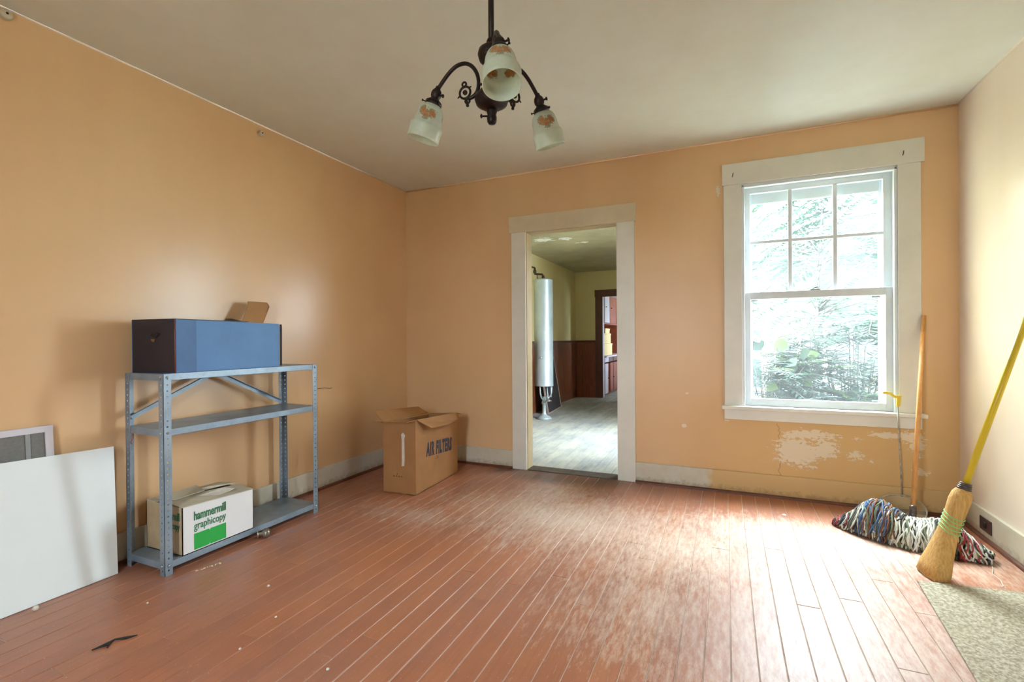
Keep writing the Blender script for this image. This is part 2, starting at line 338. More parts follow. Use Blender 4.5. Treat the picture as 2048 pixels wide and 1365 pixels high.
# ------------------------------------------------------------------ object helpers
WL = {}
def props(o, label=None, cat=None, group=None, kind=None):
    if label: o['label'] = label
    if cat: o['category'] = cat
    if group: o['group'] = group
    if kind: o['kind'] = kind
    return o
def empty(name, loc, label=None, cat=None, group=None, kind=None):
    o = bpy.data.objects.new(name, None); o.empty_display_size = .1; COL.objects.link(o); o.location = loc
    WL[o.name] = V(loc); return props(o, label, cat, group, kind)
class MB:
    def __init__(s): s.v = []; s.f = []; s.sm = []
    def add(s, vs, fs, smooth=False):
        b = len(s.v); s.v += [V(x) for x in vs]; s.f += [tuple(i+b for i in f) for f in fs]
        s.sm += ([smooth]*len(fs) if isinstance(smooth, bool) else smooth); return s
    def box(s, x0, x1, y0, y1, z0, z1, T=None):
        vs = [V((x, y, z)) for z in (z0, z1) for y in (y0, y1) for x in (x0, x1)]
        if T is not None: vs = [T @ q for q in vs]
        return s.add(vs, [(0,2,3,1),(4,5,7,6),(0,1,5,4),(2,6,7,3),(0,4,6,2),(1,3,7,5)])
    def bar(s, a, b, w, h, up=(0,0,1)):
        a = V(a); b = V(b); d = (b-a); L = d.length; d.normalize(); up = V(up)
        x = d.cross(up).normalized(); z = x.cross(d).normalized()
        T = Matrix(((x.x, d.x, z.x, a.x), (x.y, d.y, z.y, a.y), (x.z, d.z, z.z, a.z), (0,0,0,1)))
        return s.box(-w/2, w/2, 0, L, -h/2, h/2, T)
    def tube(s, pts, r, seg=10, caps=True, closed=False):
        pts = [V(p) for p in pts]; n = len(pts); rad = r if isinstance(r, (list, tuple)) else [r]*n
        vs = []; fs = []; sm = []; prev = None
        for i, p in enumerate(pts):
            if closed: t = pts[(i+1) % n]-pts[i-1]
            else: t = pts[min(i+1, n-1)]-pts[max(i-1, 0)]
            t.normalize()
            if prev is None:
                q = V((0,0,1)) if abs(t.z) < .9 else V((1,0,0)); x = t.cross(q).normalized()
            else: x = (prev-t*prev.dot(t)).normalized()
            prev = x; y = t.cross(x)
            for k in range(seg):
                a = 2*PI*k/seg; vs.append(p+(x*math.cos(a)+y*math.sin(a))*rad[i])
        m = n if closed else n-1
        for i in range(m):
            for k in range(seg):
                a = i*seg+k; b = i*seg+(k+1) % seg; j = ((i+1) % n)*seg
                fs.append((a, b, j+(k+1) % seg, j+k)); sm.append(True)
        if caps and not closed:
            fs.append(tuple(range(seg))[::-1]); fs.append(tuple((n-1)*seg+k for k in range(seg))); sm += [False, False]
        return s.add(vs, fs, sm)
    def lathe(s, prof, T=None, seg=24, cap=True):
        vs = []; fs = []; sm = []
        for (r, z) in prof:
            for k in range(seg):
                a = 2*PI*k/seg; vs.append(V((r*math.cos(a), r*math.sin(a), z)))
        if T is not None: vs = [T @ q for q in vs]
        for i in range(len(prof)-1):
            for k in range(seg):
                a = i*seg+k; b = i*seg+(k+1) % seg
                fs.append((a, b, b+seg, a+seg)); sm.append(True)
        if cap:
            if prof[0][0] > 1e-4: fs.append(tuple(range(seg))[::-1]); sm.append(False)
            if prof[-1][0] > 1e-4: fs.append(tuple((len(prof)-1)*seg+k for k in range(seg))); sm.append(False)
        return s.add(vs, fs, sm)
    def prism(s, poly, d):
        """polygon (list of 3-D points) extruded by vector d"""
        n = len(poly); P = [V(p) for p in poly]; d = V(d)
        return s.add(P+[p+d for p in P], [tuple(range(n))[::-1], tuple(range(n, 2*n))]+[(i, (i+1) % n, n+(i+1) % n, n+i) for i in range(n)])
    def build(s, name, mat, parent=None, loc=None, bevel=0, label=None, cat=None, group=None, kind=None, fix=False):
        base = WL[parent.name] if parent else V(loc if loc is not None else (0,0,0))
        me = bpy.data.meshes.new(name); me.from_pydata([tuple(q-base) for q in s.v], [], s.f)
        me.polygons.foreach_set('use_smooth', s.sm); me.materials.append(mat)
        if fix:
            import bmesh
            bm = bmesh.new(); bm.from_mesh(me); bmesh.ops.recalc_face_normals(bm, faces=bm.faces); bm.to_mesh(me); bm.free()
        o = bpy.data.objects.new(name, me); COL.objects.link(o)
        if parent: o.parent = parent
        else: o.location = base
        WL[o.name] = base
        if bevel:
            b = o.modifiers.new('bevel', 'BEVEL'); b.width = bevel; b.segments = 2; b.limit_method = 'ANGLE'
        return props(o, label, cat, group, kind)
def B(*a): return MB().box(*a)
def text(body, size, T, mat, parent, name='printed_lettering', sx=1., off=0., shear=0., sp=1.):
    c = bpy.data.curves.new('t', 'FONT'); c.space_character = sp; c.body = body; c.size = size; c.extrude = .0004; c.offset = off; c.shear = shear; c.resolution_u = 3
    t = bpy.data.objects.new('t', c); COL.objects.link(t); bpy.context.view_layer.update()
    me = bpy.data.meshes.new_from_object(t.evaluated_get(bpy.context.evaluated_depsgraph_get())); bpy.data.objects.remove(t)
    base = WL[parent.name]
    xs = [v.co.x for v in me.vertices]; x0 = min(xs); x1 = max(xs); ys = [v.co.y for v in me.vertices]; y0 = min(ys); y1 = max(ys)
    fit = sx
    for v in me.vertices: v.co = (T @ V(((v.co.x-x0)/(x1-x0)*fit[0], (v.co.y-y0)/(y1-y0)*fit[1], v.co.z)))-base
    me.name = name; me.materials.clear(); me.materials.append(mat)
    o = bpy.data.objects.new(name, me); COL.objects.link(o); o.parent = parent; WL[o.name] = base
    return o
def frameT(o, x, y):
    o = V(o); x = V(x).normalized(); y = V(y); y = (y-x*y.dot(x)).normalized(); z = x.cross(y)
    return Matrix(((x.x,y.x,z.x,o.x),(x.y,y.y,z.y,o.y),(x.z,y.z,z.z,o.z),(0,0,0,1)))
def axisT(o, z):
    z = V(z).normalized(); q = V((1,0,0)) if abs(z.x) < .8 else V((0,1,0)); y = z.cross(q).normalized(); x = y.cross(z)
    o = V(o); return Matrix(((x.x,y.x,z.x,o.x),(x.y,y.y,z.y,o.y),(x.z,y.z,z.z,o.z),(0,0,0,1)))

# ================================================================== SETTING
W = 4.107; H = 2.54; YF = -4.9; KW = 2.60; KY = 5.2; KH = 2.40; WT = .11
# floor with separate boards
fl = B(-.1, W+.1, YF-.1, 0, -.16, -.0028).build('floor', m_gap, kind='structure')
bd = .085; y_lo = YF
n = int(W/bd)+1
for i in range(n):
    x0 = i*bd-.0; x1 = min(x0+bd, W)
    if x1-x0 < .01: continue
    y = 0.0
    first = True
    while y > y_lo:
        L = random.uniform(1.1, 3.2) if not first else random.uniform(.5, 3.0); first = False
        y2 = max(y-L, y_lo)
        if y2-y_lo < .4: y2 = y_lo
        g = .0016; dz = random.uniform(-.0005, .0005)
        m = MB(); b = .0012
        vs = [(x0+g, y-g, -.005), (x1-g, y-g, -.005), (x1-g, y2+g, -.005), (x0+g, y2+g, -.005),
              (x0+g, y-g, dz-b), (x1-g, y-g, dz-b), (x1-g, y2+g, dz-b), (x0+g, y2+g, dz-b),
              (x0+g+b, y-g-b, dz), (x1-g-b, y-g-b, dz), (x1-g-b, y2+g+b, dz), (x0+g+b, y2+g+b, dz)]
        fs = [(4,5,1,0), (5,6,2,1), (6,7,3,2), (7,4,0,3), (8,9,5,4), (9,10,6,5), (10,11,7,6), (11,8,4,7), (11,10,9,8)]
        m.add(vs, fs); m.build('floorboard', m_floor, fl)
        y = y2
# kitchen floor
kf = B(.0, KW+.1, WT, 8.1, -.16, -.0045).build('floor', m_sill, kind='structure')
for i in range(int((KW-.145)/bd)+1):
    x0 = .145+i*bd; x1 = min(x0+bd, KW)
    if x1-x0 < .02: continue
    y = WT
    while y < 8.0:
        y2 = min(y+random.uniform(1.2, 3.2), 8.0)
        if 8.0-y2 < .5: y2 = 8.0
        B(x0+.0015, x1-.0015, y+.0015, y2-.0015, -.005, random.uniform(-.0006, .0006)).build('floorboard', m_kfloor, kf)
        y = y2

# walls
B(-.12, 0, YF-.12, WT, -.1, H).build('wall_left', m_wall_l, kind='structure')
DX0, DX1, DZ = 1.228, 2.030, 2.042
WX0, WX1, WZ0, WZ1 = 2.895, 3.808, .60, 2.215
m = MB()
m.box(0, DX0, 0, WT, -.1, H); m.box(DX0, DX1, 0, WT, DZ, H); m.box(DX1, WX0, 0, WT, -.1, H)
m.box(WX0, WX1, 0, WT, -.1, WZ0); m.box(WX0, WX1, 0, WT, WZ1, H); m.box(WX1, W+.12, 0, WT, -.1, H)
m.build('wall_back', m_wall_b, kind='structure')
B(W, W+.12, YF-.12, 0, -.1, H).build('wall_right', m_wall_r, kind='structure')
# front wall (behind the camera) with an unseen opening added to let in fill light
m = MB()
m.box(0, 1.75, YF-.12, YF, -.1, H); m.box(2.15, W, YF-.12, YF, -.1, H); m.box(1.75, 2.15, YF-.12, YF, -.1, .9); m.box(1.75, 2.15, YF-.12, YF, 2.0, H)
m.build('wall_front', m_wall_r, kind='structure')
B(-.12, W+.12, YF-.12, WT, H, H+.12).build('ceiling', m_ceil, kind='structure')
# thin bright paint ridge where the walls meet the ceiling
MB().tube([(.002, YF, H-.003), (.002, 0, H-.003)], .004, 6).build('trim_1', m_wall_r, kind='structure')
MB().tube([(W-.002, YF, H-.003), (W-.002, 0, H-.003)], .004, 6).build('trim_2', m_wall_r, kind='structure')
MB().tube([(0, -.002, H-.012), (W, -.002, H-.012)], .0035, 6).build('trim_3', m_wall_b, kind='structure')

# baseboards with brown shoe moulding
def shoe(a, b, nrm, parent):
    a = V(a); b = V(b); nrm = V(nrm); r = .018; n = 5
    prof = [(0, 0)]+[(r*math.cos(t*PI/2/n), r*math.sin(t*PI/2/n)) for t in range(n+1)]
    pl = [a+nrm*p[0]+V((0,0,p[1])) for p in prof]
    MB().prism(pl, b-a).build('shoe_molding', m_shoe, parent, fix=True)
HB = .155
b1 = B(0, .02, YF, 0, .0, HB).build('baseboard_left', m_base, kind='structure', bevel=.002); shoe((.02, YF, 0), (.02, -.02, 0), (1,0,0), b1)
b2 = B(.02, 1.112, -.02, 0, 0, HB).build('baseboard_back', m_base, kind='structure', bevel=.002); shoe((.02, -.02, 0), (1.112, -.02, 0), (0,-1,0), b2)
b3 = B(2.153, W-.02, -.02, 0, 0, HB).build('baseboard_back', m_baseb, kind='structure', bevel=.002); shoe((2.153, -.02, 0), (W-.02, -.02, 0), (0,-1,0), b3)
b4 = B(W-.02, W, YF, 0, 0, HB).build('baseboard_right', m_base, kind='structure', bevel=.002); shoe((W-.02, YF, 0), (W-.02, -.02, 0), (-1,0,0), b4)

# doorway: casing, head, jambs, threshold
d = empty('door_1', (1.63, 0, 0), kind='structure')
B(1.112, 1.241, -.021, 0, 0, 2.026).build('side_casing', m_trim, d, bevel=.002)
B(2.015, 2.153, -.021, 0, 0, 2.026).build('side_casing', m_trim, d, bevel=.002)
B(1.090, 2.166, -.025, 0, 2.026, 2.165).build('head_casing', m_trimtan, d, bevel=.002)
B(1.229, 1.247, 0, WT+.005, 0, 2.022).build('jamb', m_jamb, d, bevel=.001)
B(2.011, 2.029, 0, WT+.005, 0, 2.022).build('jamb', m_jamb, d, bevel=.001)
B(1.229, 2.029, 0, WT+.005, 2.022, 2.040).build('head_jamb', m_jamb, d, bevel=.001)
B(1.247, 2.011, -.018, WT+.01, -.005, .006).build('threshold', m_sill, d, bevel=.002)

# window
wn = empty('window_1', (3.35, 0, .6), kind='structure')
B(2.787, 2.903, -.020, 0, .628, 2.207).build('side_casing', m_trim, wn, bevel=.002)
B(3.800, 3.917, -.020, 0, .628, 2.207).build('side_casing', m_trim, wn, bevel=.002)
B(2.777, 3.935, -.024, 0, 2.207, 2.358).build('head_casing', m_trim, wn, bevel=.002)
B(2.768, 3.940, -.048, WT, .602, .628).build('stool', m_trim, wn, bevel=.005)
B(2.785, 3.918, -.020, 0, .530, .602).build('apron', m_trim, wn, bevel=.002)
# inner reveal and stop beads
m = MB(); m.box(2.896, 2.912, 0, WT+.03, .628, 2.20); m.box(3.791, 3.807, 0, WT+.03, .628, 2.20); m.box(2.896, 3.807, 0, WT+.03, 2.190, 2.214)
m.build('frame', m_sash, wn, bevel=.001)
m = MB(); m.box(2.903, 2.922, -.012, .020, .628, 2.200); m.box(3.781, 3.800, -.012, .020, .628, 2.200); m.box(2.903, 3.800, -.012, .020, 2.180, 2.207)
m.build('stop_bead', m_sash, wn, bevel=.004)
m = MB(); m.box(2.903, 2.916, .056, .062, .628, 2.19); m.box(3.787, 3.800, .056, .062, .628, 2.19)
m.build('parting_bead', m_sash, wn, bevel=.001)
def sash(name, y0, y1, z0, z1, x0, x1, st, rt, rb):
    m = MB(); m.box(x0, x0+st, y0, y1, z0, z1); m.box(x1-st, x1, y0, y1, z0, z1)
    m.box(x0+st, x1-st, y0, y1, z0, z0+rb); m.box(x0+st, x1-st, y0, y1, z1-rt, z1)
    return m.build(name, m_sash, wn, bevel=.002)
us = sash('upper_sash', .064, .096, 1.405, 2.196, 2.912, 3.791, .048, .045, .032)
gx0, gx1, gz0, gz1 = 2.960, 3.743, 1.437, 2.151
mx = [3.212, 3.478]; mz = 1.797
for x in mx: B(x-.013, x+.013, .066, .094, gz0, gz1).build('muntin', m_sash, us, bevel=.003)
B(gx0, gx1, .067, .093, mz-.011, mz+.011).build('muntin', m_sash, us, bevel=.003)
xs = [gx0, mx[0]-.013, mx[0]+.013, mx[1]-.013, mx[1]+.013, gx1]
for i in range(3):
    for (z0, z1) in ((gz0, mz-.011), (mz+.011, gz1)):
        B(xs[2*i], xs[2*i+1], .079, .081, z0, z1).build('pane', m_glass, us)
ls = sash('lower_sash', .022, .054, .630, 1.436, 2.912, 3.791, .047, .050, .050)
B(2.959, 3.744, .037, .039, .680, 1.386).build('pane', m_glass, ls)
m = MB(); m.box(3.325, 3.385, .024, .05, 1.436, 1.442); m.tube([(3.345, .037, 1.442), (3.345, .037, 1.452), (3.375, .030, 1.458)], .005, 8)
m.build('sash_lock', m_dbar, ls)
for (x, z) in ((2.985, 1.378), (3.70, 1.378), (2.985, .690), (3.70, .690)):
    B(x-.022, x+.022, .055, .060, z-.005, z+.005).build('storm_latch', m_dbar, ls)
m = MB()
for (a, b_, c, e) in ((2.930, 2.975, .64, 2.18), (3.730, 3.775, .64, 2.18), (2.975, 3.730, .64, .668), (2.975, 3.730, 2.085, 2.18), (2.975, 3.730, 1.40, 1.432)):
    m.box(a, b_, .118, .138, c, e)
m.build('storm_frame', m_storm, wn, bevel=.002)

# ================================================================== KITCHEN beyond the doorway
B(.0, .145, WT, KY, -.1, KH).build('wall_left', m_kwall, kind='structure')
m = MB(); m.box(0, .62, KY, KY+.1, -.1, KH+.1); m.box(.62, 1.50, KY, KY+.1, 1.93, KH+.1); m.box(1.50, KW, KY, KY+.1, -.1, KH+.1)
m.build('wall_back', m_kwall, kind='structure')
m = MB(); m.box(KW, KW+.1, WT, .9, -.1, KH+.1); m.box(KW, KW+.1, 1.75, 6.1, -.1, KH+.1); m.box(KW, KW+.1, 7.0, 8.1, -.1, KH+.1)
for (a, b_) in ((.9, 1.75), (6.1, 7.0)): m.box(KW, KW+.1, a, b_, -.1, .85); m.box(KW, KW+.1, a, b_, 1.95, KH+.1)
m.build('wall_right', m_kwall, kind='structure')
B(.0, KW+.1, WT, 8.1, KH, KH+.1).build('ceiling', m_kceil, kind='structure')
B(.0, KW, 8.0, 8.1, -.1, KH).build('wall_back', m_lav, kind='structure')
B(.0, .145, KY+.1, 8.0, -.1, KH).build('wall_left', m_lav, kind='structure')
# wainscot of varnished boards, rail and base
t = B(.146, .148, 2.2, KY, 0, 1.06).build('trim_4', m_dbrown, kind='structure')
y = 2.2; wv = .125
while y < KY-.02:
    y2 = min(y+wv, KY-.014); B(.148, .160, y+.0015, y2-.0015, .14, 1.045).build('wainscot_board', m_brown, t, bevel=.002); y += wv
B(.148, .168, 2.2, KY-.002, 0, .14).build('base_rail', m_brown, t, bevel=.002)
B(.146, .185, 2.2, KY-.002, 1.045, 1.085).build('cap_rail', m_dbrown, t, bevel=.004)
t = B(.15, .54, KY-.003, KY-.001, 0, 1.06).build('trim_5', m_dbrown, kind='structure')
x = .163
while x < .53:
    x2 = min(x+wv, .539); B(x+.0015, x2-.0015, KY-.015, KY-.003, .14, 1.045).build('wainscot_board', m_brown, t, bevel=.002); x += wv
B(.169, .54, KY-.022, KY-.003, 0, .14).build('base_rail', m_brown, t, bevel=.002)
B(.186, .54, KY-.038, KY-.003, 1.045, 1.085).build('cap_rail', m_dbrown, t, bevel=.004)
d2 = empty('door_2', (1.1, KY, 0), kind='structure')
B(.542, .680, KY-.025, KY, 0, 1.905).build('side_casing', m_dbrown, d2, bevel=.002)
B(1.44, 1.578, KY-.025, KY, 0, 1.905).build('side_casing', m_dbrown, d2, bevel=.002)
B(.532, 1.588, KY-.028, KY, 1.905, 2.04).build('head_casing', m_dbrown, d2, bevel=.002)
B(.62, .680, KY, KY+.11, 0, 1.93).build('jamb', m_lav, d2, bevel=.001)
B(1.44, 1.50, KY, KY+.11, 0, 1.93).build('jamb', m_lav, d2, bevel=.001)

# pantry cabinet on the left wall beyond the second doorway
cb = empty('pantry_cabinet', (.42, 6.2, 0), 'tall red-brown built-in cabinet with open shelf seen through the far dark doorway', 'cabinet')
m = MB(); m.box(.145, .66, 5.35, 7.2, .02, .62); m.box(.145, .66, 5.35, 7.2, 1.40, 1.425); m.box(.145, .66, 5.35, 5.37, .62, 1.98); m.box(.145, .66, 7.18, 7.2, .62, 1.98); m.box(.145, .66, 5.35, 7.2, 1.96, 1.98); m.box(.145, .165, 5.35, 7.2, .62, 1.98)
m.box(.4, .66, 5.37, 7.18, 1.425, 1.96)
m.build('body', m_redbrown, cb, bevel=.002)
B(.145, .72, 5.34, 7.2, .755, .785).build('counter', m_lav, cb, bevel=.003)
for (y0, y1) in ((5.37, 5.72), (5.76, 6.10), (6.14, 6.6), (6.64, 7.1)):
    q = B(.66, .675, y0, y1, .655, .75).build('drawer', m_lav if y0 < 5.7 else m_dbrown, cb, bevel=.003)
for i, (y0, y1) in enumerate(((5.37, 5.62), (5.82, 6.10), (6.14, 6.6), (6.64, 7.1))):
    q = B(.66, .682, y0, y1, .05, .63).build('door', m_redbrown if i else m_lav, cb, bevel=.003)
    MB().lathe([(.004, 0), (.004, .012), (.011, .018), (.009, .026), (.0, .028)], axisT((.682, y1-.03, .34), (1,0,0)), 10).build('knob', m_black, q)
B(.66, .70, 5.64, 5.80, .03, 1.98).build('stile', m_dbrown, cb, bevel=.002) if False else None
for i, (y0, y1) in enumerate(((5.37, 5.80), (5.84, 6.4), (6.44, 7.1))):
    q = B(.66, .680, y0, y1, 1.43, 1.95).build('door', m_lav if i == 0 else m_redbrown, cb, bevel=.003)
    MB().lathe([(.004, 0), (.004, .012), (.013, .018), (.010, .028), (.0, .030)], axisT((.680, y0+.06, 1.73), (1,0,0)), 10).build('knob', m_black, q)
for nm, (x0, x1, y0, y1, z0, z1), lb in (
        ('storage_box', (.34, .66, 5.40, 6.10, .786, 1.02), 'large pale yellow box standing on the pantry counter, lowest of its stack'),
        ('storage_box', (.36, .65, 5.42, 6.02, 1.022, 1.22), 'pale yellow box stacked on the larger box in the pantry'),
        ('storage_box', (.38, .62, 5.66, 6.05, 1.222, 1.32), 'small flat yellow box topmost in the pantry stack under the shelf')):
    e = empty(nm, ((x0+x1)/2, (y0+y1)/2, z0), lb, 'box', 'yellow boxes on the pantry counter')
    B(x0, x1, y0, y1, z0, z1-.03).build('body', m_ybox, e, bevel=.004); B(x0-.004, x1+.006, y0-.004, y1+.004, z1-.034, z1).build('lid', m_ybox, e, bevel=.004)

# water heater tank on its iron stand
tx, ty = .472, 2.52
wh = empty('water_heater', (tx, ty, 0), 'tall slim silver-painted boiler tank on a cast pedestal in the kitchen', 'boiler')
MB().lathe([(.0, .468), (.10, .462), (.132, .462), (.135, .466), (.131, .472), (.131, 1.925), (.134, 1.93), (.131, 1.942), (.10, 1.955), (.0, 1.962)], Matrix.Translation((tx, ty, 0)), 32).build('tank', m_tank, wh)
MB().lathe([(.105, 0), (.108, .012), (.085, .028), (.075, .04), (.045, .055), (.034, .075), (.028, .09), (.026, .20), (.036, .21), (.036, .235), (.028, .24), (.028, .30), (.04, .31), (.0, .312)], Matrix.Translation((tx, ty, 0)), 24).build('pedestal', m_tank, wh)
for a in (20, 140, 260):
    ca, sa = math.cos(math.radians(a)), math.sin(math.radians(a))
    MB().tube([(tx+ca*.03, ty+sa*.03, .27), (tx+ca*.075, ty+sa*.075, .30), (tx+ca*.105, ty+sa*.105, .36), (tx+ca*.11, ty+sa*.11, .47)], .009, 8).build('bracket', m_tank, wh)
MB().tube([(tx+.055, ty-.03, .47), (tx+.075, ty-.05, .30), (tx+.10, ty-.05, .255)], .009, 8).build('pipe', m_tank, wh)
MB().tube([(tx+.11, ty-.02, .465), (tx+.112, ty-.02, .31)], .008, 8).build('pipe', m_tank, wh)
m = MB(); m.lathe([(.018, -.02), (.022, -.01), (.022, .01), (.018, .02)], axisT((tx+.085, ty-.06, .27), (1,-.3,.2)), 10); m.tube([(tx+.02, ty, .255), (tx+.13, ty-.06, .265)], .008, 8)
m.build('valve', m_bolt, wh)
m = MB(); m.tube([(tx, ty, 1.95), (tx, ty, 2.0), (tx-.015, ty, 2.02), (tx-.09, ty, 2.03), (tx-.12, ty, 2.03), (tx-.125, ty, 2.07), (tx-.125, ty, 2.12)], .014, 10)
m.lathe([(.02, 0), (.022, .02), (.02, .04)], Matrix.Translation((tx, ty, 1.96)), 10); m.lathe([(.02, 0), (.024, .02), (.02, .05)], Matrix.Translation((tx-.125, ty, 2.04)), 10)
m.tube([(tx-.125, ty, 2.12), (tx-.20, ty, 2.14), (.15, ty, 2.14)], .012, 8); m.tube([(tx-.09, ty, 1.945), (tx-.09, ty, 2.03)], .006, 8)
m.build('elbow_pipe', m_pipe, wh)
MB().lathe([(.010, 0), (.012, .01), (.006, .02)], axisT((tx+.01, ty-.13, .86), (0,-1,0)), 10).build('tap', m_bolt, wh)

wp = empty('low_cupboard', (.25, 2.05, 0), 'dark brown waist-high cupboard end just left of the silver tank', 'cupboard')
B(.15, .345, 1.75, 2.34, 0, 1.10).build('body', m_brown, wp, bevel=.003); B(.15, .36, 1.74, 2.36, 1.10, 1.14).build('top', m_dbrown, wp, bevel=.004)

# leaning screen behind the tank
sc = empty('window_screen', (.37, 3.3, 0), 'dark mesh window screen in pale wood frame leaning on kitchen wainscot', 'screen')
A0 = V((.412, 2.85, .004)); A1 = V((.345, 3.66, .004)); up = V((-.155, .08, .80))
for (a, b_, nm) in ((A0, A1, 'rail'), (A0+up, A1+up, 'rail'), (A0, A0+up, 'stile'), (A1, A1+up, 'stile')):
    MB().bar(a+V((0,0,.012)), b_+V((0,0,.012)), .020, .024, up=(1,0,.2)).build(nm, m_lightwood, sc)
MB().prism([A0+V((0,0,.02)), A1+V((0,0,.02)), A1+up, A0+up], (.003, 0, 0)).build('mesh', m_darkscr, sc, fix=True)

# ================================================================== OUTSIDE
gz = -.55
B(2.75, 30, WT, 40, gz-.1, gz).build('ground', m_ground, kind='structure')
B(-30, 30, -40, YF-.12, gz-.1, gz).build('ground', m_ground, kind='structure')
hs = empty('neighbour_house', (4.0, 9.4, gz), 'pale clapboard neighbour house beyond the garden seen through the window', 'house')
B(1.5, 7.5, 9.42, 9.6, gz, 3.0).build('wall', m_siding, hs)
z = gz
while z < 2.95:
    for (x0, x1) in ((1.5, 3.66), (3.78, 7.5)):
        MB().prism([(x0, 9.42, z), (x0, 9.40, z), (x0, 9.412, z+.118), (x0, 9.42, z+.118)], (x1-x0, 0, 0)).build('clapboard', m_siding, hs, fix=True)
    z += .12
B(3.66, 3.78, 9.38, 9.42, gz, 3.0).build('corner_board', m_storm, hs, bevel=.004)
for (x0, z0, x1, z1) in ((3.95, .3, 4.35, 1.2), (4.95, .1, 5.4, 1.4), (3.2, -.1, 3.6, 1.3)):
    q = B(x0-.08, x1+.08, 9.36, 9.40, z0-.08, z1+.08).build('window', m_storm, hs, bevel=.004); B(x0, x1, 9.35, 9.36, z0, z1).build('pane', m_hwin, q)
MB().prism([(1.2, 9.1, 2.95), (1.2, 9.1, 3.05), (1.2, 12.5, 4.5), (1.2, 12.5, 4.4)], (6.6, 0, 0)).build('roof', m_roof, hs, fix=True)

def leafquad(m, p, d, nrm, L, wd):
    d = V(d).normalized(); s = d.cross(V(nrm)).normalized(); nr = s.cross(d)
    m.add([p, p+d*L*.45+s*wd*.5-nr*wd*.12, p+d*L, p+d*L*.45-s*wd*.5-nr*wd*.12, p+d*L*.5], [(0,1,4), (1,2,4), (2,3,4), (3,0,4)], True)
def frond(ml, ms, base, az, el, L, nl, leafL, droop=.6):
    d = V((math.cos(az)*math.cos(el), math.sin(az)*math.cos(el), math.sin(el))); p = V(base); pts = [p.copy()]
    n = nl; stp = L/n
    for i in range(n):
        d.z -= droop/n*1.2; d.normalize(); p = p+d*stp; pts.append(p.copy())
        s = d.cross(V((0,0,1))).normalized()
        if i > 1:
            k = math.sin(PI*min(1, (i+1)/n*.85+.1))
            for sg in (-1, 1):
                dd = (s*sg+d*.55+V((0,0,random.uniform(-.25,.1)))).normalized()
                leafquad(ml, p, dd, V((0,0,1)), leafL*(.5+.6*k), leafL*.24)
    ms.tube(pts[::max(1, n//6)]+[pts[-1]], .003, 4)
def bush(loc, label, cat, nf, L, leafL, mleaf, h, spread, seed, big=0, mbig=None, group=None):
    random.seed(seed); e = empty('garden_bush', loc, label, cat, group); ml = MB(); ms = MB(); loc = V(loc)
    for i in range(nf):
        a = random.uniform(0, 2*PI); r = random.uniform(0, spread); zz = random.uniform(.25, 1)*h
        b = loc+V((math.cos(a)*r, math.sin(a)*r*.7, zz))
        if i % 3 == 0: ms.tube([loc+V((math.cos(a)*r*.15, math.sin(a)*r*.15, 0)), loc+V((math.cos(a)*r*.6, math.sin(a)*r*.4, zz*.6)), b], [.011, .008, .004], 5)
        az = random.uniform(0, 2*PI)
        if b.x+math.cos(az)*L*1.2 < 3.05: az = random.uniform(-1.0, 1.0)
        if b.x < 2.95: continue
        frond(ml, ms, b, az, random.uniform(-.1, .8), L*random.uniform(.6, 1.2), 13, leafL)
    ms.build('stem', m_bark, e)
    ml.build('foliage', mleaf, e, kind='stuff')
    for i in range(big):
        a = random.uniform(0, 2*PI); m = MB()
        p = loc+V((random.uniform(-.22,.22), -.35+random.uniform(-.15,.1), h*random.uniform(.62,1.05)))
        d = V((random.uniform(-1,1), random.uniform(-.6,.1), random.uniform(-.7,.3))).normalized(); nr = V((random.uniform(-.3,.3), -1, .5)); s = d.cross(nr).normalized()
        Ls = random.uniform(.10,.16); 
        pts = [p]; 
        prof = [(.12,.30),(.35,.46),(.6,.36),(.82,.17)]
        vs = [p]+[p+d*Ls*t+s*Ls*w_ for t, w_ in prof]+[p+d*Ls]+[p+d*Ls*t-s*Ls*w_ for t, w_ in reversed(prof)]
        c_ = p+d*Ls*.45-nr.normalized()*.012; vs.append(c_); n_ = len(vs)-1
        m.add(vs, [(i_, (i_+1) % n_, n_) for i_ in range(n_)], True); m.build('leaf', mbig if i % 3 else m_leaf_y, e)
    return e
bush((3.22, 1.55, gz), 'dark feathery bush low at the left of the window view', 'bush', 210, .5, .11, m_leaf_d, 1.5, .38, 1)
bush((3.32, 1.75, gz), 'broad-leaved shrub with yellow-green leaves in middle of window view', 'bush', 120, .42, .12, m_leaf_y, 1.62, .4, 2, 16, m_leaf_d)
bush((3.95, 1.9, gz), 'airy mid-green bush with narrow leaves at right of window view', 'bush', 240, .6, .13, m_leaf_m, 1.85, .55, 3)
def tree(loc, label, h, seed, nf, spread, mleaf, L=.8, leafL=.16):
    random.seed(seed); e = empty('garden_tree', loc, label, 'tree'); loc = V(loc); mt = MB(); ml = MB()
    top = loc+V((.1, .1, h)); mt.tube([loc, loc+V((.03, 0, h*.4)), top], [.03, .02, .010], 7)
    for i in range(nf):
        a = random.uniform(0, 2*PI); t = random.uniform(.45, 1); st = loc.lerp(top, t)
        en = st+V((math.cos(a)*spread*random.uniform(.3,1), math.sin(a)*spread*random.uniform(.3,1), random.uniform(.1, .6)))
        if i % 2 == 0: mt.tube([st, en], [.012, .004], 5)
        frond(ml, mt, en, a, random.uniform(-.2,.6), L, 12, leafL)
    mt.build('trunk', m_bark, e); ml.build('foliage', mleaf, e, kind='stuff'); return e
tree((3.75, 3.0, gz), 'slender forked tree with feathery leaves right of centre outside the window', 2.8, 5, 120, .8, m_leaf_m)
tree((5.5, 6.5, gz), 'taller hazy tree at the upper right of the window view', 5.2, 6, 290, 1.7, m_leaf_m, 1.0, .28)
random.seed(11)

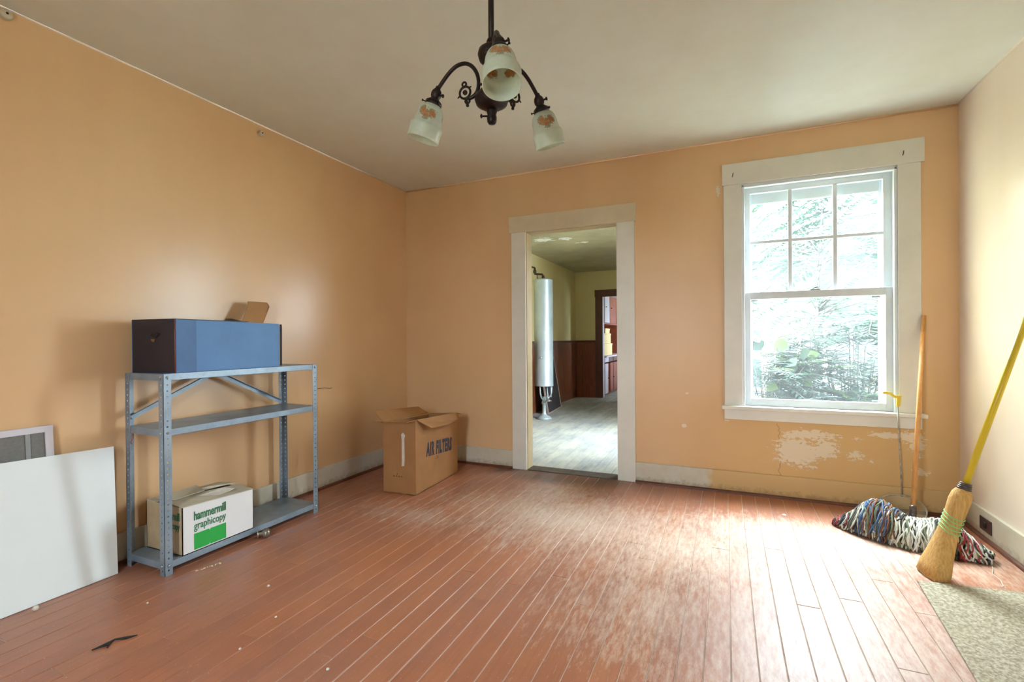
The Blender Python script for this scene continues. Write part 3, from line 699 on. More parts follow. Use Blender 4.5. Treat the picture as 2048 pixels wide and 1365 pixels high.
# ================================================================== CHANDELIER
cx, cy = 2.021, -2.236
ch = empty('chandelier', (cx, cy, 1.90), 'dark bronze three-arm chandelier with rose-painted frosted glass shades', 'chandelier')
TT = Matrix.Translation((cx, cy, 0))
MB().lathe([(.0, 2.54), (.065, 2.54), (.065, 2.53), (.05, 2.51), (.02, 2.49), (.012, 2.48)], TT, 24).build('ceiling_canopy', m_bronze, ch, fix=True)
MB().tube([(cx, cy, 2.15), (cx, cy, 2.52)], .0105, 12).build('rod', m_bronze, ch)
MB().lathe([(.0, 2.205), (.014, 2.205), (.018, 2.195), (.014, 2.185), (.03, 2.178), (.046, 2.165), (.050, 2.148), (.044, 2.128), (.028, 2.112), (.014, 2.10), (.012, 2.06), (.020, 2.05), (.020, 2.04), (.012, 2.03), (.03, 2.022), (.045, 2.015), (.058, 2.0), (.062, 1.985), (.056, 1.968), (.035, 1.955), (.018, 1.95), (.0, 1.95)], TT, 32).build('body', m_bronze, ch, fix=True)
m = MB(); m.lathe([(.0, 1.955), (.017, 1.952), (.019, 1.94), (.016, 1.93), (.018, 1.92), (.017, 1.905), (.012, 1.897), (.0, 1.896)], TT, 16)
m.tube([(cx-.015, cy-.006, 1.926), (cx-.034, cy-.014, 1.926)], .0035, 8); m.lathe([(.007, 0), (.008, .005), (.0, .008)], axisT((cx-.032, cy-.014, 1.926), (-.9,-.4,0)), 10)
m.build('key_socket', m_bronze, ch, fix=True)
def ring(m, c, ex, ez, R, r, a0=0, a1=360, n=20):
    pts = [c+ex*R*math.cos(math.radians(a0+(a1-a0)*i/n))+ez*R*math.sin(math.radians(a0+(a1-a0)*i/n)) for i in range(n+(0 if a1-a0 == 360 else 1))]
    m.tube(pts, r, 6, closed=(a1-a0 == 360))
for azl in (38.5, 158.5, -81.5):
    az = math.radians(azl+23.89); e = V((math.cos(az), math.sin(az), 0)); zz = V((0,0,1)); c0 = V((cx, cy, 0))
    def P(r, z): return c0+e*r+zz*(z+.010*min(1, r/.1))
    ctrl = [(.095,1.998),(.075,2.003),(.058,2.02),(.052,2.05),(.058,2.085),(.078,2.115),(.108,2.130),(.142,2.128),(.172,2.110),(.198,2.085),(.222,2.058)]
    # smooth the control points
    pts = []
    for i in range(len(ctrl)-1):
        p0 = ctrl[max(i-1,0)]; p1 = ctrl[i]; p2 = ctrl[i+1]; p3 = ctrl[min(i+2, len(ctrl)-1)]
        for t in (0, .33, .66):
            f_ = lambda a,b_,c_,d_: .5*((2*b_)+(-a+c_)*t+(2*a-5*b_+4*c_-d_)*t*t+(-a+3*b_-3*c_+d_)*t**3)
            pts.append(P(f_(p0[0],p1[0],p2[0],p3[0]), f_(p0[1],p1[1],p2[1],p3[1])))
    pts.append(P(*ctrl[-1]))
    m = MB(); m.tube(pts, .0074, 8); m.tube([P(.012,2.045), P(.052,2.045)], .005, 8)
    m.lathe([(.0,-.008),(.008,-.004),(.008,.004),(.0,.008)], axisT(P(.052,2.045), e), 8)
    arm = m.build('arm', m_bronze, ch)
    m = MB(); c1 = P(.108, 2.022)
    ring(m, c1, e, zz, .022, .0044); m.lathe([(.0,-.004),(.009,-.003),(.009,.003),(.0,.004)], axisT(c1, e.cross(zz)), 10)
    ring(m, c1+zz*.031+e*.003, e, zz, .008, .0038); ring(m, c1-zz*.033-e*.010, e, zz, .009, .0038)
    m.tube([P(.095,1.998), c1-zz*.021], .004, 6); m.tube([c1-zz*.021+e*.005, c1-zz*.028-e*.006, c1-zz*.045-e*.010], .004, 6)
    m.lathe([(.0,-.006),(.006,-.003),(.006,.003),(.0,.006)], axisT(c1-zz*.050-e*.010, zz), 8)
    m.tube([c1+e*.02-zz*.008, c1+e*.031-zz*.016], [.0035,.002], 6); m.tube([c1-e*.015+zz*.015, c1-e*.026+zz*.018], [.0035,.002], 6)
    m.build('scroll', m_bronze, arm)
    ax = (e*.375-zz).normalized(); s0 = P(.222, 2.062)
    m = MB(); T = axisT(s0, ax)
    m.lathe([(.0,-.006),(.009,-.004),(.010,.004),(.017,.012),(.020,.022),(.019,.034),(.015,.040),(.021,.046),(.030,.052),(.032,.060),(.031,.066),(.0,.066)], T, 20)
    for q in range(3):
        a = 2*PI*q/3+.4; o = V((math.cos(a), math.sin(a), 0)); m.tube([T @ (o*.030+V((0,0,.062))), T @ (o*.042+V((0,0,.062)))], .0022, 6)
        m.lathe([(.0045,0),(.0045,.003),(0,.004)], axisT(T @ (o*.041+V((0,0,.062))), (T.to_3x3() @ o)), 8)
    m.tube([T @ V((.018,0,.026)), T @ V((.032,0,.026))], .0035, 6); m.lathe([(.007,0),(.007,.004),(0,.006)], axisT(T @ V((.030,0,.026)), T.to_3x3() @ V((1,0,0))), 8)
    sk = m.build('socket', m_bronze, ch, fix=True)
    # glass shade in its own object space so the paint follows it
    prof = [(.027,0),(.029,.004),(.029,.012),(.037,.017),(.044,.026),(.0485,.040),(.051,.058),(.0525,.074),(.0535,.082),(.0585,.087),(.0625,.095),(.0610,.104),(.0600,.118),(.0600,.134),(.0615,.142)]
    inn = [(r-.0028, z) for r, z in reversed(prof)]
    m = MB(); m.lathe(prof+[(.059,.1435)]+inn, None, 36, cap=False)
    me_o = m.build('shade', m_shade, None); me_o.parent = ch
    zaxis = ax; xax = (V((cam.location.x, cam.location.y, 0))*0+(fw*-1)); xax = (xax-zaxis*xax.dot(zaxis)).normalized(); yax = zaxis.cross(xax); oo = s0+ax*.056-V((cx, cy, 1.90))
    me_o.matrix_local = Matrix(((xax.x,yax.x,zaxis.x,oo.x),(xax.y,yax.y,zaxis.y,oo.y),(xax.z,yax.z,zaxis.z,oo.z),(0,0,0,1)))

# ================================================================== SHELVING UNIT
sx0, sx1, sy0, sy1, sz = .062, .366, -2.402, -1.466, .962
sh = empty('shelving_unit', ((sx0+sx1)/2, (sy0+sy1)/2, 0), 'low blue-grey steel three-shelf rack with slotted angle posts by the left wall', 'shelving')
def perforated(m, o, ux, L, wd, nrm, hole=.0075, pitch=.0285, z0=.02):
    """a flange in the plane of ux and z, with a column of square holes"""
    o = V(o); ux = V(ux); th = V(nrm)*.0018
    zs = [0.]; z = z0
    while z+hole < L-.01: zs += [z, z+hole]; z += pitch
    zs.append(L); xs_ = [0, (wd-hole)/2, (wd+hole)/2, wd]
    nx = len(xs_); vs = []
    for t in (V((0,0,0)), th):
        for z in zs:
            for x in xs_: vs.append(o+ux*x+V((0,0,z))+t)
    N = len(zs)*nx; fs = []
    for i in range(len(zs)-1):
        for j in range(nx-1):
            a = i*nx+j
            if j == 1 and i % 2 == 1:
                q = [a, a+1, a+nx+1, a+nx]
                for k in range(4): fs.append((q[k], q[(k+1) % 4], q[(k+1) % 4]+N, q[k]+N))
            else: fs += [(a, a+1, a+nx+1, a+nx), (a+N+nx, a+N+nx+1, a+N+1, a+N)]
    for i in range(len(zs)-1):
        for j in (0, nx-1):
            a = i*nx+j; fs.append((a, a+nx, a+nx+N, a+N))
    for i in (0, len(zs)-1):
        for j in range(nx-1):
            a = i*nx+j; fs.append((a, a+1, a+1+N, a+N))
    m.add(vs, fs)
fw_ = .036
for (x, y, dx, dy) in ((sx1, sy0, -1, 1), (sx1, sy1, -1, -1), (sx0, sy0, 1, 1), (sx0, sy1, 1, -1)):
    m = MB(); top = sz-.003
    perforated(m, (x, y, 0), (dx,0,0), top, fw_, (0,dy,0)); perforated(m, (x, y, 0), (0,dy,0), top, fw_, (dx,0,0))
    m.build('post', m_steel, sh)
for k, (z0, z1) in enumerate(((.928, .960), (.662, .694), (.030, .062))):
    a0, a1, c0_, c1_ = sx0+.0025, sx1-.0025, sy0+.0025, sy1-.0025; t_ = .0015; m = MB()
    m.box(a0, a1, c0_, c1_, z1-t_, z1); m.box(a0, a0+t_, c0_, c1_, z0, z1-t_); m.box(a1-t_, a1, c0_, c1_, z0, z1-t_); m.box(a0, a1, c0_, c0_+t_, z0, z1-t_); m.box(a0, a1, c1_-t_, c1_, z0, z1-t_)
    m.box(a0, a0+.012, c0_, c1_, z0, z0+t_); m.box(a1-.012, a1, c0_, c1_, z0, z0+t_)
    s_ = m.build('shelf', m_steel, sh)
    zc = (z0+z1)/2
    for (y, ) in ((sy0+fw_/2,), (sy1-fw_/2,)):
        MB().lathe([(.006,0),(.006,.003),(.004,.005),(0,.006)], axisT((sx1, y, zc), (1,0,0)), 8).build('bolt', m_bolt, s_)
    MB().lathe([(.006,0),(.006,.003),(.004,.005),(0,.006)], axisT((sx1-.018, sy0, zc), (0,-1,0)), 8).build('bolt', m_bolt, s_)
for (a, b_) in (((sx0+.006, -2.380, .735), (sx0+.006, -1.965, .922)), ((sx0+.006, -1.925, .922), (sx0+.006, -1.50, .710))):
    m = MB(); a = V(a); b_ = V(b_); m.bar(a, b_, .0018, .024, up=(0,0,1)); dd = (b_-a).normalized(); nn = V((1,0,0)).cross(dd); nn = nn if nn.z > 0 else -nn
    m.bar(a+nn*.012+V((.008,0,0)), b_+nn*.012+V((.008,0,0)), .016, .0018, up=nn)
    m.build('brace', m_steel, sh)

# blue box on the top shelf
bb = empty('blue_carton', (.21, -2.05, .961), 'long blue printed carton with dark navy end and open brown flap on the top shelf', 'carton')
def shell(name, pts4, z0, z1, t, mats, parent, bottom=True):
    """four upright card walls around a quadrilateral, listed counter-clockwise; separate part per wall"""
    out = []; n = 4; c = sum((V(p) for p in pts4), V((0,0,0)))/4
    for i in range(n):
        a = V(pts4[i]); b_ = V(pts4[(i+1) % n]); d = (b_-a).normalized(); nr = V((-d.y, d.x, 0)); nr = nr if (c-a).dot(nr) > 0 else -nr
        q = [a+V((0,0,z0)), b_+V((0,0,z0)), b_+V((0,0,z1[(i+1) % 4]))+V((0,0,0)), a+V((0,0,z1[i]))]
        out.append(MB().prism(q, nr*t).build(name, mats[i], parent, fix=True))
    if bottom:
        q = [V(p)+V((0,0,z0)) for p in pts4]; out.append(MB().prism(q, (0,0,t)).build('bottom_panel', mats[0], parent, fix=True))
    return out
q4 = [(.366, -2.345, 0), (.362, -1.750, 0), (.068, -1.750, 0), (.064, -2.372, 0)]
shell('side_panel', q4, .9605, (1.222, 1.216, 1.214, 1.222), .004, [m_blue, m_navy, m_blue, m_navy], bb)
# darker folded strip at the near end of the blue face, red edge, projecting end flap
B(.3665, .3675, -2.343, -2.245, .962, 1.220).build('folded_strip', simple('deeper_blue_card', (60,102,152), .5), bb, label='deeper blue folded strip')
MB().tube([(.3665, -2.3465, .963), (.3680, -2.3480, 1.09), (.3665, -2.3465, 1.221)], .0022, 5).build('taped_edge', m_red, bb, label='red worn edge')
MB().prism([(.362, -1.747, .968), (.340, -1.728, .985), (.340, -1.726, 1.19), (.362, -1.747, 1.212)], (.012, .006, 0)).build('end_flap', m_navy, bb, fix=True)
MB().prism([(.366, -2.345, 1.2225), (.362, -1.95, 1.2200), (.10, -1.95, 1.2200), (.064, -2.372, 1.2225)], (0,0,.003)).build('top_flap', m_navy, bb, fix=True)
m = MB(); P4 = [V((.078, -1.752, 1.217)), V((.078, -1.612, 1.217)), V((.072, -1.585, 1.34)), V((.070, -1.592, 1.368)), V((.070, -1.71, 1.365)), V((.073, -1.735, 1.33))]
P4 = [V((.10,-1.80,1.219)), V((.10,-1.655,1.217)), V((.085,-1.590,1.335)), V((.078,-1.592,1.352)), V((.074,-1.600,1.364)), V((.074,-1.735,1.362)), V((.080,-1.738,1.34))]
m.prism(P4, (.004,0,0)); m.build('raised_flap', m_card, bb, label='brown inner side of the raised flap', fix=True)
MB().prism([V((.12,-1.93,1.224)), V((.12,-1.80,1.222)), V((.10,-1.84,1.236)), V((.10,-1.90,1.247))], (.05,0,0)).build('crumpled_flap', m_navy, bb, fix=True)
m = MB()
for a, r_ in ((0,.030),(1,.018),(2,.022)): pass
hp = [(.20,1.145),(.215,1.156),(.23,1.150),(.25,1.158),(.262,1.148),(.245,1.140),(.238,1.130),(.222,1.136)]
m.prism([(x, -2.3615+(x-.215)*.0893-.0012, z) for x, z in hp], (0,-.0012,0)); m.build('torn_hand_hole', m_black, bb, fix=True)
m = MB(); m.prism([(x, -2.3615+(x-.215)*.0893-.0012, z) for x, z in ((.205,1.128),(.235,1.126),(.228,1.112),(.212,1.116))], (0,-.0012,0)); m.build('torn_card', m_cardin, bb, fix=True)

# white carton on the bottom shelf
wc = empty('white_carton', (.215, -2.12, .0625), 'white paper carton with green lettering and green block on the bottom shelf', 'carton')
q4 = [(.362, -2.318, 0), (.362, -1.930, 0), (.075, -1.930, 0), (.075, -2.318, 0)]
shell('side_panel', q4, .0625, (.298, .280, .286, .302), .004, [m_cardw, m_cards, m_cards, m_cards], wc)
m_ctop = simple('dusty_carton_top', (206,196,172), .75, var=.12, scale=9)
MB().prism([(.362,-2.318,.299), (.362,-1.930,.281), (.235,-1.930,.292), (.200,-2.15,.300), (.255,-2.318,.309)], (0,0,.003)).build('top_flap', m_ctop, wc, fix=True)
MB().prism([(.075,-2.318,.303), (.075,-1.930,.287), (.215,-1.930,.300), (.19,-2.10,.316), (.175,-2.20,.306), (.15,-2.318,.300)], (0,0,.003)).build('top_flap', m_ctop, wc, fix=True)
MB().prism([(.12,-2.30,.312), (.13,-2.10,.322), (.23,-2.12,.312), (.24,-2.28,.311)], (0,0,.003)).build('torn_flap', m_ctop, wc, fix=True)
MB().prism([(.255,-2.17,.300), (.33,-2.10,.297), (.345,-2.03,.310), (.30,-2.06,.320)], (0,0,.002)).build('torn_flap', m_paper, wc, fix=True)
T = frameT((.3634, -2.262, .218), (0,1,0), (0,0,1)); 
text('hammermill', .05, T, m_dgreen, wc, sx=(.168, .046), off=.0013)
T = frameT((.3634, -2.262, .160), (0,1,0), (0,0,1)); text('graphicopy', .05, T, m_dgreen, wc, sx=(.168, .050), off=.0006)
m = MB(); m.prism([(.3628,-2.262,.072), (.3628,-2.186,.072), (.3628,-2.182,.080), (.3628,-2.178,.072), (.3628,-2.094,.072), (.3628,-2.094,.152), (.3628,-2.178,.152), (.3628,-2.182,.144), (.3628,-2.186,.152), (.3628,-2.262,.152)], (.0006,0,0))
m.build('printed_block', m_green, wc, fix=True, label='green printed block')
T = frameT((.195, -2.3188, .230), (1,0,0), (0,0,1)); text('hammermill', .05, T, m_dgreen, wc, sx=(.148, .040), off=.0016)
T = frameT((.195, -2.3188, .175), (1,0,0), (0,0,1)); text('graphicopy', .05, T, m_dgreen, wc, sx=(.148, .044), off=.0014)

# air filter carton in the corner
ac = empty('brown_carton', (.62, -.63, 0), 'open brown cardboard carton printed with dark block capitals in the room corner', 'carton')
A = V((.490,-.963,0)); Bc = V((.765,-.948,0)); C = V((.730,-.303,0)); D = V((.455,-.318,0))
shell('side_panel', [A, Bc, C, D], .0015, (.512, .540, .500, .478), .005, [m_card]*4, ac)
def flap(pts, d, mt=m_card, nm='flap'): return MB().prism(pts, d).build(nm, mt, ac, fix=True)
flap([D+V((0,0,.482)), A+V((0,0,.512)), A+V((-.100,.02,.583)), D+V((-.085,-.03,.535))], (0,0,.005))                      # long flap towards the wall
flap([A+V((0,-.001,.508)), Bc+V((0,-.001,.536)), Bc+V((-.02,-.070,.532)), A+V((-.045,-.065,.522))], (0,0,.004))              # short flap towards the camera
flap([Bc+V((.001,.01,.538)), C+V((.001,-.01,.500)), C+V((.030,-.02,.455)), Bc+V((.055,.36,.452)), Bc+V((.052,.13,.462))], (.001,0,.004))            # long flap folded down outside
flap([C+V((0,.002,.496)), D+V((0,.002,.480)), D+V((.02,.07,.47)), C+V((0,.075,.478))], (0,0,.004))
# dark sheet standing in for inner shade, so the open top shows card thickness
MB().prism([A+V((.008,.008,.40)), Bc+V((-.008,.008,.40)), C+V((-.008,-.008,.36)), D+V((.008,-.008,.36))], (0,0,.004)).build('inner_shade', simple('inner_shade_dark', (46,40,34), .9), ac, fix=True)
dv = (C-Bc).normalized(); nrm = V((dv.y, -dv.x, 0)); nrm = nrm if nrm.x > 0 else -nrm
T = frameT(Bc+dv*.140+nrm*.0012+V((0,0,.243)), dv+V((0,0,-.085)), V((0,0,1))); text('AIR FILTERS', .1, T, m_ink, ac, sx=(.400, .108), off=.0056, sp=1.22)
T = frameT(Bc+dv*.275+nrm*.0012+V((0,0,.195)), dv, V((0,0,1))); text('-5', .03, T, m_fade, ac, sx=(.05, .022))
du = (Bc-A).normalized()
def onleft(u, z): return A+du*u+V((0,-.0012,z))
m = MB(); m.prism([onleft(.158,.20), onleft(.180,.205), onleft(.184,.25), onleft(.182,.40), onleft(.190,.425), onleft(.172,.445), onleft(.155,.43), onleft(.160,.39), onleft(.160,.26)], (0,-.0006,0)); m.build('paper_label', m_paper, ac, fix=True, label='torn white paper strip')
m = MB()
for k in range(4): m.prism([onleft(.085+k*.022,.120+.004*(k%2)), onleft(.097+k*.022,.118), onleft(.099+k*.022,.128), onleft(.087+k*.022,.131)], (0,-.0006,0))
m.prism([onleft(.115,.136), onleft(.125,.136), onleft(.120,.150)], (0,-.0006,0))
m.build('stamp_mark', m_fade, ac, fix=True)

# ================================================================== LEFT: leaning sheet and screen
pn = empty('white_sheet', (.08, -2.95, 0), 'smooth white rectangular sheet leaning against the left wall', 'panel')
def lean(x0, z, k): return x0-k*z
MB().prism([(.116,-2.470,.0015), (.116,-3.75,.0015), (.046,-3.75,.640), (.046,-2.448,.602)], (.005,0,.0005)).build('sheet', m_panel, pn, fix=True)
fs_ = empty('storm_window', (.05, -3.1, 0), 'pale framed screen panel with grey mesh behind the white sheet', 'screen')
def fp(y, z): return V((.082-.088*z, y, z))
for (a, b_, nm) in (((-2.683,.003),(-2.683,.742),'stile'), ((-3.60,.003),(-3.60,.742),'stile'), ((-3.60,.729),(-2.668,.729),'rail'), ((-3.60,.016),(-2.668,.016),'rail')):
    MB().bar(fp(*a), fp(*b_), .012, .028, up=(0,1,0) if nm == 'stile' else (0,0,1)).build(nm, m_alu, fs_, bevel=.001)
MB().bar(fp(-2.755,.02), fp(-2.755,.72), .008, .016, up=(0,1,0)).build('mullion', m_dbar, fs_)
MB().prism([fp(-3.60,.02), fp(-2.69,.02), fp(-2.69,.72), fp(-3.60,.72)], (-.002,0,0)).build('mesh', m_mesh, fs_, fix=True)

# ================================================================== MOP, SKIMMER, BROOM
mp = empty('rag_mop', (3.70, -.5, 0), 'multicoloured rag mop with pale wooden handle leaning in the corner', 'mop')
MB().tube([(3.758,-.400,.075), (3.925,-.030,1.242)], .0125, 12).build('handle', m_wood, mp)
MB().lathe([(.016,-.05),(.018,-.02),(.017,.02),(.014,.03)], axisT((3.764,-.387,.12), (.167,.37,1.167)), 12).build('ferrule', m_wire, mp)
cols = [((206,202,184),46),((46,44,48),46),((96,96,88),34),((126,84,58),24),((84,110,146),6),((150,52,56),22),((226,222,208),40),((122,128,92),26)]
yarn = [simple('yarn_'+str(i), c, .95, var=.15, scale=40) for i, (c, n_) in enumerate(cols)]
def ridge(s):   # centre line of the heap, half-width, height
    x = 3.39+.60*s; y = -.40-.30*s
    hw = .125*math.sin(PI*min(max(s*.92+.04, 0), 1))**.6+.015
    hh = (.150*math.exp(-((s-.30)/.20)**2)+.120*math.exp(-((s-.72)/.22)**2)+.018)
    return V((x, y, 0)), hw, hh
dirv = V((.60,-.30,0)).normalized(); perp = V((-dirv.y, dirv.x, 0)); perp = perp if perp.y < 0 else -perp
for i, (c, n_) in enumerate(cols):
    m = MB()
    for k in range(n_*(1 if i in (4, 5) else 2)+24):
        if i == 5: s = random.choice((random.uniform(.02,.22), random.uniform(.75,.95)))
        elif i == 4: s = random.gauss(.33, .07)
        elif i == 6: s = random.gauss(.62, .12)
        elif i == 3: s = random.gauss(.38, .1)
        else: s = random.uniform(.02, .98)
        s = min(max(s, .01), .99); pts = []; ph = random.uniform(0, 6); lift = random.uniform(.84, 1.13); sk_ = random.gauss(.03 if s < .5 else -.04, .075)
        t0 = random.uniform(-.02, .30); t1 = random.uniform(1.7, 2.9)
        for j in range(11):
            th = t0+(t1-t0)*j/10; ss = min(max(s+sk_*(j/10-.5)+.010*math.sin(ph+j*1.3), 0), 1)
            c_, hw, hh = ridge(ss); pts.append(c_+perp*math.cos(th)*hw*lift+V((0,0,max(.0055, hh*lift*math.sin(th)+.003*math.sin(j+ph)))))
        m.tube(pts, .0042, 5)
    m.build('strands', yarn[i], mp, kind='stuff')
m = MB(); vs = []; 
for i in range(17):
    c_, hw, hh = ridge(i/16)
    for j in range(9):
        th = PI*j/8; vs.append(c_+perp*math.cos(th)*hw*.82+V((0,0,max(.0015, hh*.82*math.sin(th)))))
m.add(vs, [(i*9+j, i*9+j+1, (i+1)*9+j+1, (i+1)*9+j) for i in range(16) for j in range(8)], True); m.build('strand_core', yarn[1], mp, fix=True)

sk = empty('long_skimmer', (3.77, -.13, 0), 'round pale skimmer on a thin metal rod with yellow hook, behind the mop', 'skimmer')
ctr = V((3.765,-.175,.062)); nrm = V((-.15,-.45,.9)).normalized(); T = axisT(ctr, nrm)
m = MB(); m.tube([T @ V((.122*math.cos(a), .122*math.sin(a), 0)) for a in [2*PI*i/36 for i in range(36)]], .0045, 6, closed=True); m.build('rim', m_rod, sk)
MB().lathe([(.0,-.028),(.05,-.026),(.09,-.020),(.115,-.008),(.121,.0)], T, 36, cap=False).build('dish', m_net, sk)
MB().tube([(3.80,-.070,.11), (3.795,-.066,.30), (3.788,-.060,.50), (3.783,-.058,.70)], .0045, 8).build('rod', m_rod, sk)
m = MB(); hk = [(3.793,.675),(3.797,.735),(3.800,.742),(3.770,.742),(3.748,.762),(3.712,.765),(3.703,.757),(3.712,.750),(3.742,.748),(3.764,.728),(3.778,.725),(3.776,.675)]
m.prism([(x,-.066,z) for x, z in hk], (0,.014,0)); m.build('hook', m_yplas, sk, fix=True)

br = empty('corn_broom', (3.68, -1.0, 0), 'straw corn broom with yellow handle and green stitching leaning on right wall', 'broom')
p0 = V((3.668,-.975,.0)); p1 = V((4.078,-.885,1.34)); ax = (p1-p0).normalized()
wv_ = V((.18, -1, 0)); wv_ = (wv_-ax*wv_.dot(ax)).normalized(); tv = ax.cross(wv_)
prof = [(0,.086,.040),(.03,.083,.040),(.10,.066,.037),(.18,.047,.034),(.26,.034,.032),(.32,.034,.034),(.37,.037,.036),(.405,.033,.033),(.432,.021,.021),(.446,.014,.014)]
m = MB(); vs = []; sg = 40
random.seed(3); jit = [random.uniform(.95,1.06) for _ in range(sg)]
for (h, a, b_) in prof:
    for k in range(sg):
        th = 2*PI*k/sg; u = math.copysign(abs(math.cos(th))**.75, math.cos(th)); v_ = math.copysign(abs(math.sin(th))**.75, math.sin(th)); f_ = jit[k]
        hh = h
        if h == 0:
            q_ = p0+wv_*u*a*f_+tv*v_*b_*f_; hh = (random.uniform(.001,.010)-q_.z)/ax.z
        elif h == .03: hh = .045
        vs.append(p0+ax*hh+wv_*u*a*f_+tv*v_*b_*f_)
fs = []
for i in range(len(prof)-1):
    for k in range(sg): fs.append((i*sg+k, i*sg+(k+1) % sg, (i+1)*sg+(k+1) % sg, (i+1)*sg+k))
fs.append(tuple(range(sg))[::-1]); fs.append(tuple((len(prof)-1)*sg+k for k in range(sg))); lo = min(v.z for v in vs); vs = [v+V((0,0,.001-lo)) if False else V((v.x, v.y, max(v.z, .001))) for v in vs]
m.add(vs, fs, [True]*(len(fs)-2)+[False, False]); m.build('bristles', m_straw, br)
m = MB()
for k in range(5):
    h = .232+k*.017; a = .0415-.0013*k; b_ = .0355
    m.tube([p0+ax*(h-.014*math.cos(t))+wv_*(a*math.copysign(abs(math.cos(t))**.75, math.cos(t)))+tv*(b_*math.copysign(abs(math.sin(t))**.75, math.sin(t))) for t in [2*PI*i/32 for i in range(32)]], .0026, 5, closed=True)
m.build('stitching', m_gstitch, br, label='light green twine stitching')
m = MB()
for k in range(4): m.tube([p0+ax*(.430+k*.008)+(wv_*math.cos(t)+tv*math.sin(t))*(.023-.0015*k) for t in [2*PI*i/20 for i in range(20)]], .005, 6, closed=True)
m.build('wire_collar', m_wire, br)
MB().tube([p0+ax*.44, p1], .0135, 14).build('handle', m_broomst, br)

rg = MB(); rx = [(3.581,-1.081),(3.700,-1.066),(3.82,-1.052),(4.060,-1.020),(4.062,-3.2),(3.42,-3.2),(3.524,-1.80)]
rg.prism([(x, y, .0012) for x, y in rx], (0,0,.008)).build('carpet_remnant', m_rug, loc=(3.8,-2.0,0), bevel=.002, label='beige speckled carpet remnant on the floor along the right wall', cat='rug', fix=True)

# ================================================================== SMALL THINGS
ol = empty('wall_outlet', (W-.02, -.375, .08), 'dark brown outlet plate set in the right baseboard', 'outlet')
B(W-.026, W-.020, -.437, -.312, .046, .118).build('plate', m_outlet, ol, bevel=.002)
MB().lathe([(.017,0),(.017,.002),(.006,.003),(0,.003)], axisT((W-.026,-.375,.082), (-1,0,0)), 16).build('socket', m_black, ol)
for (y, z, lb, s_) in ((-2.808,2.506,'round porcelain knob high on the left wall at the photo edge',1.25), (-1.582,2.478,'round porcelain knob high on the left wall above the shelving',1.)):
    k_ = empty('porcelain_knob', (0, y, z), lb, 'knob', 'porcelain wiring knobs on the left wall')
    MB().lathe([(.016*s_,0),(.018*s_,.006),(.014*s_,.012),(.018*s_,.020),(.015*s_,.026),(.006*s_,.028),(0,.028)], axisT((0,y,z), (1,0,0)), 20).build('body', m_porc, k_)
    MB().lathe([(.004,0),(.005,.003),(0,.004)], axisT((.0275,y,z), (1,0,0)), 8).build('nail_head', m_black, k_)
for (x, z, lb, tl) in ((2.846,2.275,'small bent curtain nail in the left end of the window head',.6), (3.824,2.272,'small curtain nail in the right end of the window head',.1)):
    MB().tube([(x-.004*tl,-.023,z-.012), (x,-.036,z-.008), (x+.008*tl,-.040,z+.012)], .0025, 6).build('curtain_nail', m_nail, loc=(x,-.024,z), label=lb, cat='nail')
MB().tube([(.0,-1.108,.757), (.028,-1.106,.757), (.034,-1.075,.760), (.020,-1.00,.748), (.010,-.975,.750)], .0018, 5).build('wall_wire', m_nail, loc=(0,-1.1,.757), label='thin rusty wire sticking out of the left wall beside the shelving', cat='wire')
MB().tube([(.12,-2.402,.662), (.13,-2.406,.645), (.118,-2.404,.630), (.108,-2.405,.618), (.120,-2.406,.612)], .002, 5).build('red_cord', simple('red_cord_mat', (170,84,70), .7), loc=(.12,-2.404,.64), label='short red cord hanging from the middle shelf of the steel rack', cat='cord')
dk = empty('door_knob', (.40, -1.92, 0), 'loose tarnished doorknob lying under the edge of the steel rack', 'knob')
MB().lathe([(0,-.030),(.014,-.029),(.024,-.020),(.027,-.008),(.024,.004),(.013,.010),(.009,.016),(.009,.034)], axisT((.405,-1.895,.027), (-.6,-.8,.02)), 20).build('knob', simple('tarnished_steel', (150,140,124), .3, .6, c2=(110,100,86)), dk)
MB().lathe([(.020,0),(.021,.003),(.012,.006)], axisT((.386,-1.921,.0272), (-.6,-.8,0)), 16).build('rose', m_bolt, dk)
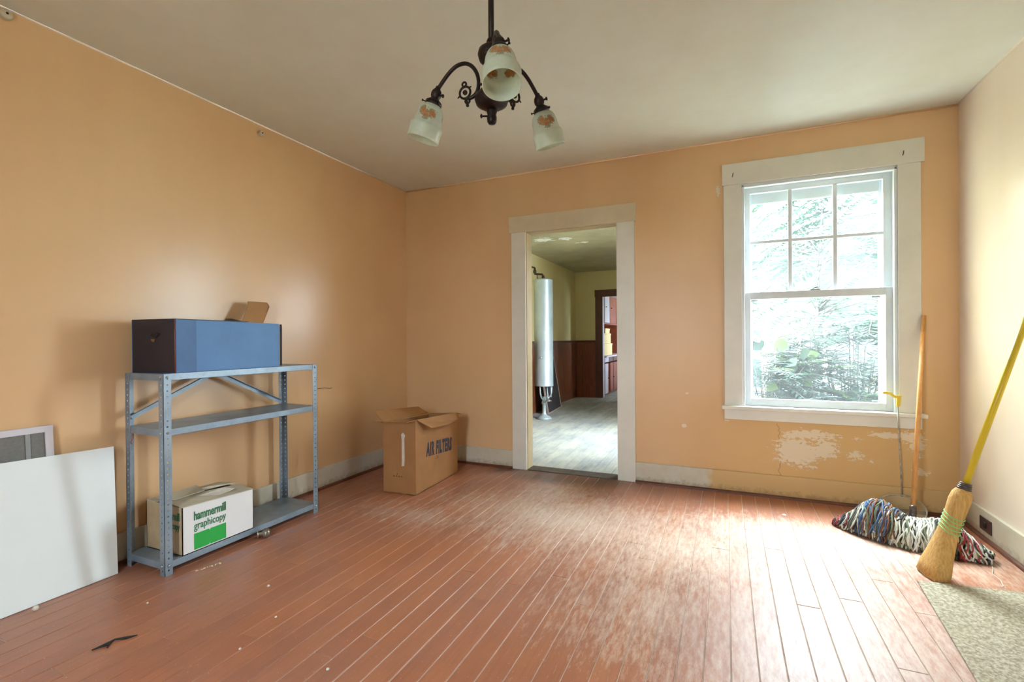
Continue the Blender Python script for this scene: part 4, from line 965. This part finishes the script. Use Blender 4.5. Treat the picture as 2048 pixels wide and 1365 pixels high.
def crumb(x, y, s, label, mt, name='plaster_crumb', cat='debris', flat=.6):
    random.seed(int(x*1000)); m = MB(); pr = [(0,0),(s*.7,.02*s),(s,.35*s*flat*2),(s*.75,.8*s*flat*2),(0,s*flat*2)]
    m.lathe(pr, Matrix.Translation((x, y, .0008)), 9); m.v = [q+V((random.uniform(-1,1)*s*.18, random.uniform(-1,1)*s*.18, 0)) for q in m.v]
    m.build(name, mt, loc=(x, y, 0), label=label, cat=cat)
crumb(.165,-2.79,.011,'white plaster lump on the floor against the leaning white sheet',m_paper,flat=.9)
crumb(.541,-2.574,.005,'small white crumb on the floor left of the steel rack reflection',m_paper)
crumb(.894,-2.27,.007,'white plaster chip on the boards well in front of the steel rack',m_paper)
crumb(1.134,-2.432,.005,'small white crumb on the open floor right of the plaster chip',m_paper)
crumb(1.186,-2.627,.005,'small tan crumb nearest the black scrap on the floor',m_paper)
crumb(1.56,-2.583,.006,'small white crumb at the bottom edge of the floor view',m_paper)
crumb(3.123,-.372,.016,'flat white paint flake on the floor below the window',m_paper,name='paint_flake',flat=.1)
crumb(2.614,-.313,.005,'tiny white flake on the floor beside the back baseboard',m_paper,name='paint_flake',flat=.3)
random.seed(5); m = MB()
for k in range(26):
    t = random.random(); x = .446+.03*t+random.uniform(-.006,.006); y = -2.308+.105*t; s_ = random.uniform(.002,.004)
    m.lathe([(0,0),(s_,s_*.5),(s_*.8,s_*1.4),(0,s_*1.8)], Matrix.Translation((x,y,.0005)), 6)
m.build('yellow_crumbs', simple('yellow_crumb', (232,206,150), .8), loc=(.46,-2.25,0), label='short trail of pale yellow crumbs on the floor before the white carton', cat='debris', kind='stuff')
m = MB(); m.tube([(.700,-2.845,.003),(.715,-2.800,.006),(.705,-2.775,.004),(.735,-2.755,.005),(.752,-2.725,.003)], [.002,.006,.003,.005,.0015], 6); m.tube([(.715,-2.80,.004),(.735,-2.815,.003)], [.004,.002], 5)
m.build('black_scrap', m_black, loc=(.72,-2.79,0), label='small twisted black scrap on the floor at lower left', cat='debris')
MB().tube([(3.978,-.66,.006),(3.972,-.72,.003),(3.955,-.79,.003),(3.925,-.86,.003),(3.93,-.92,.003),(3.915,-.985,.003),(3.90,-1.0,.003)], .0016, 5).build('loose_string', m_paper, loc=(3.94,-.85,0), label='loose white string on the floor to the right of the broom', cat='string')
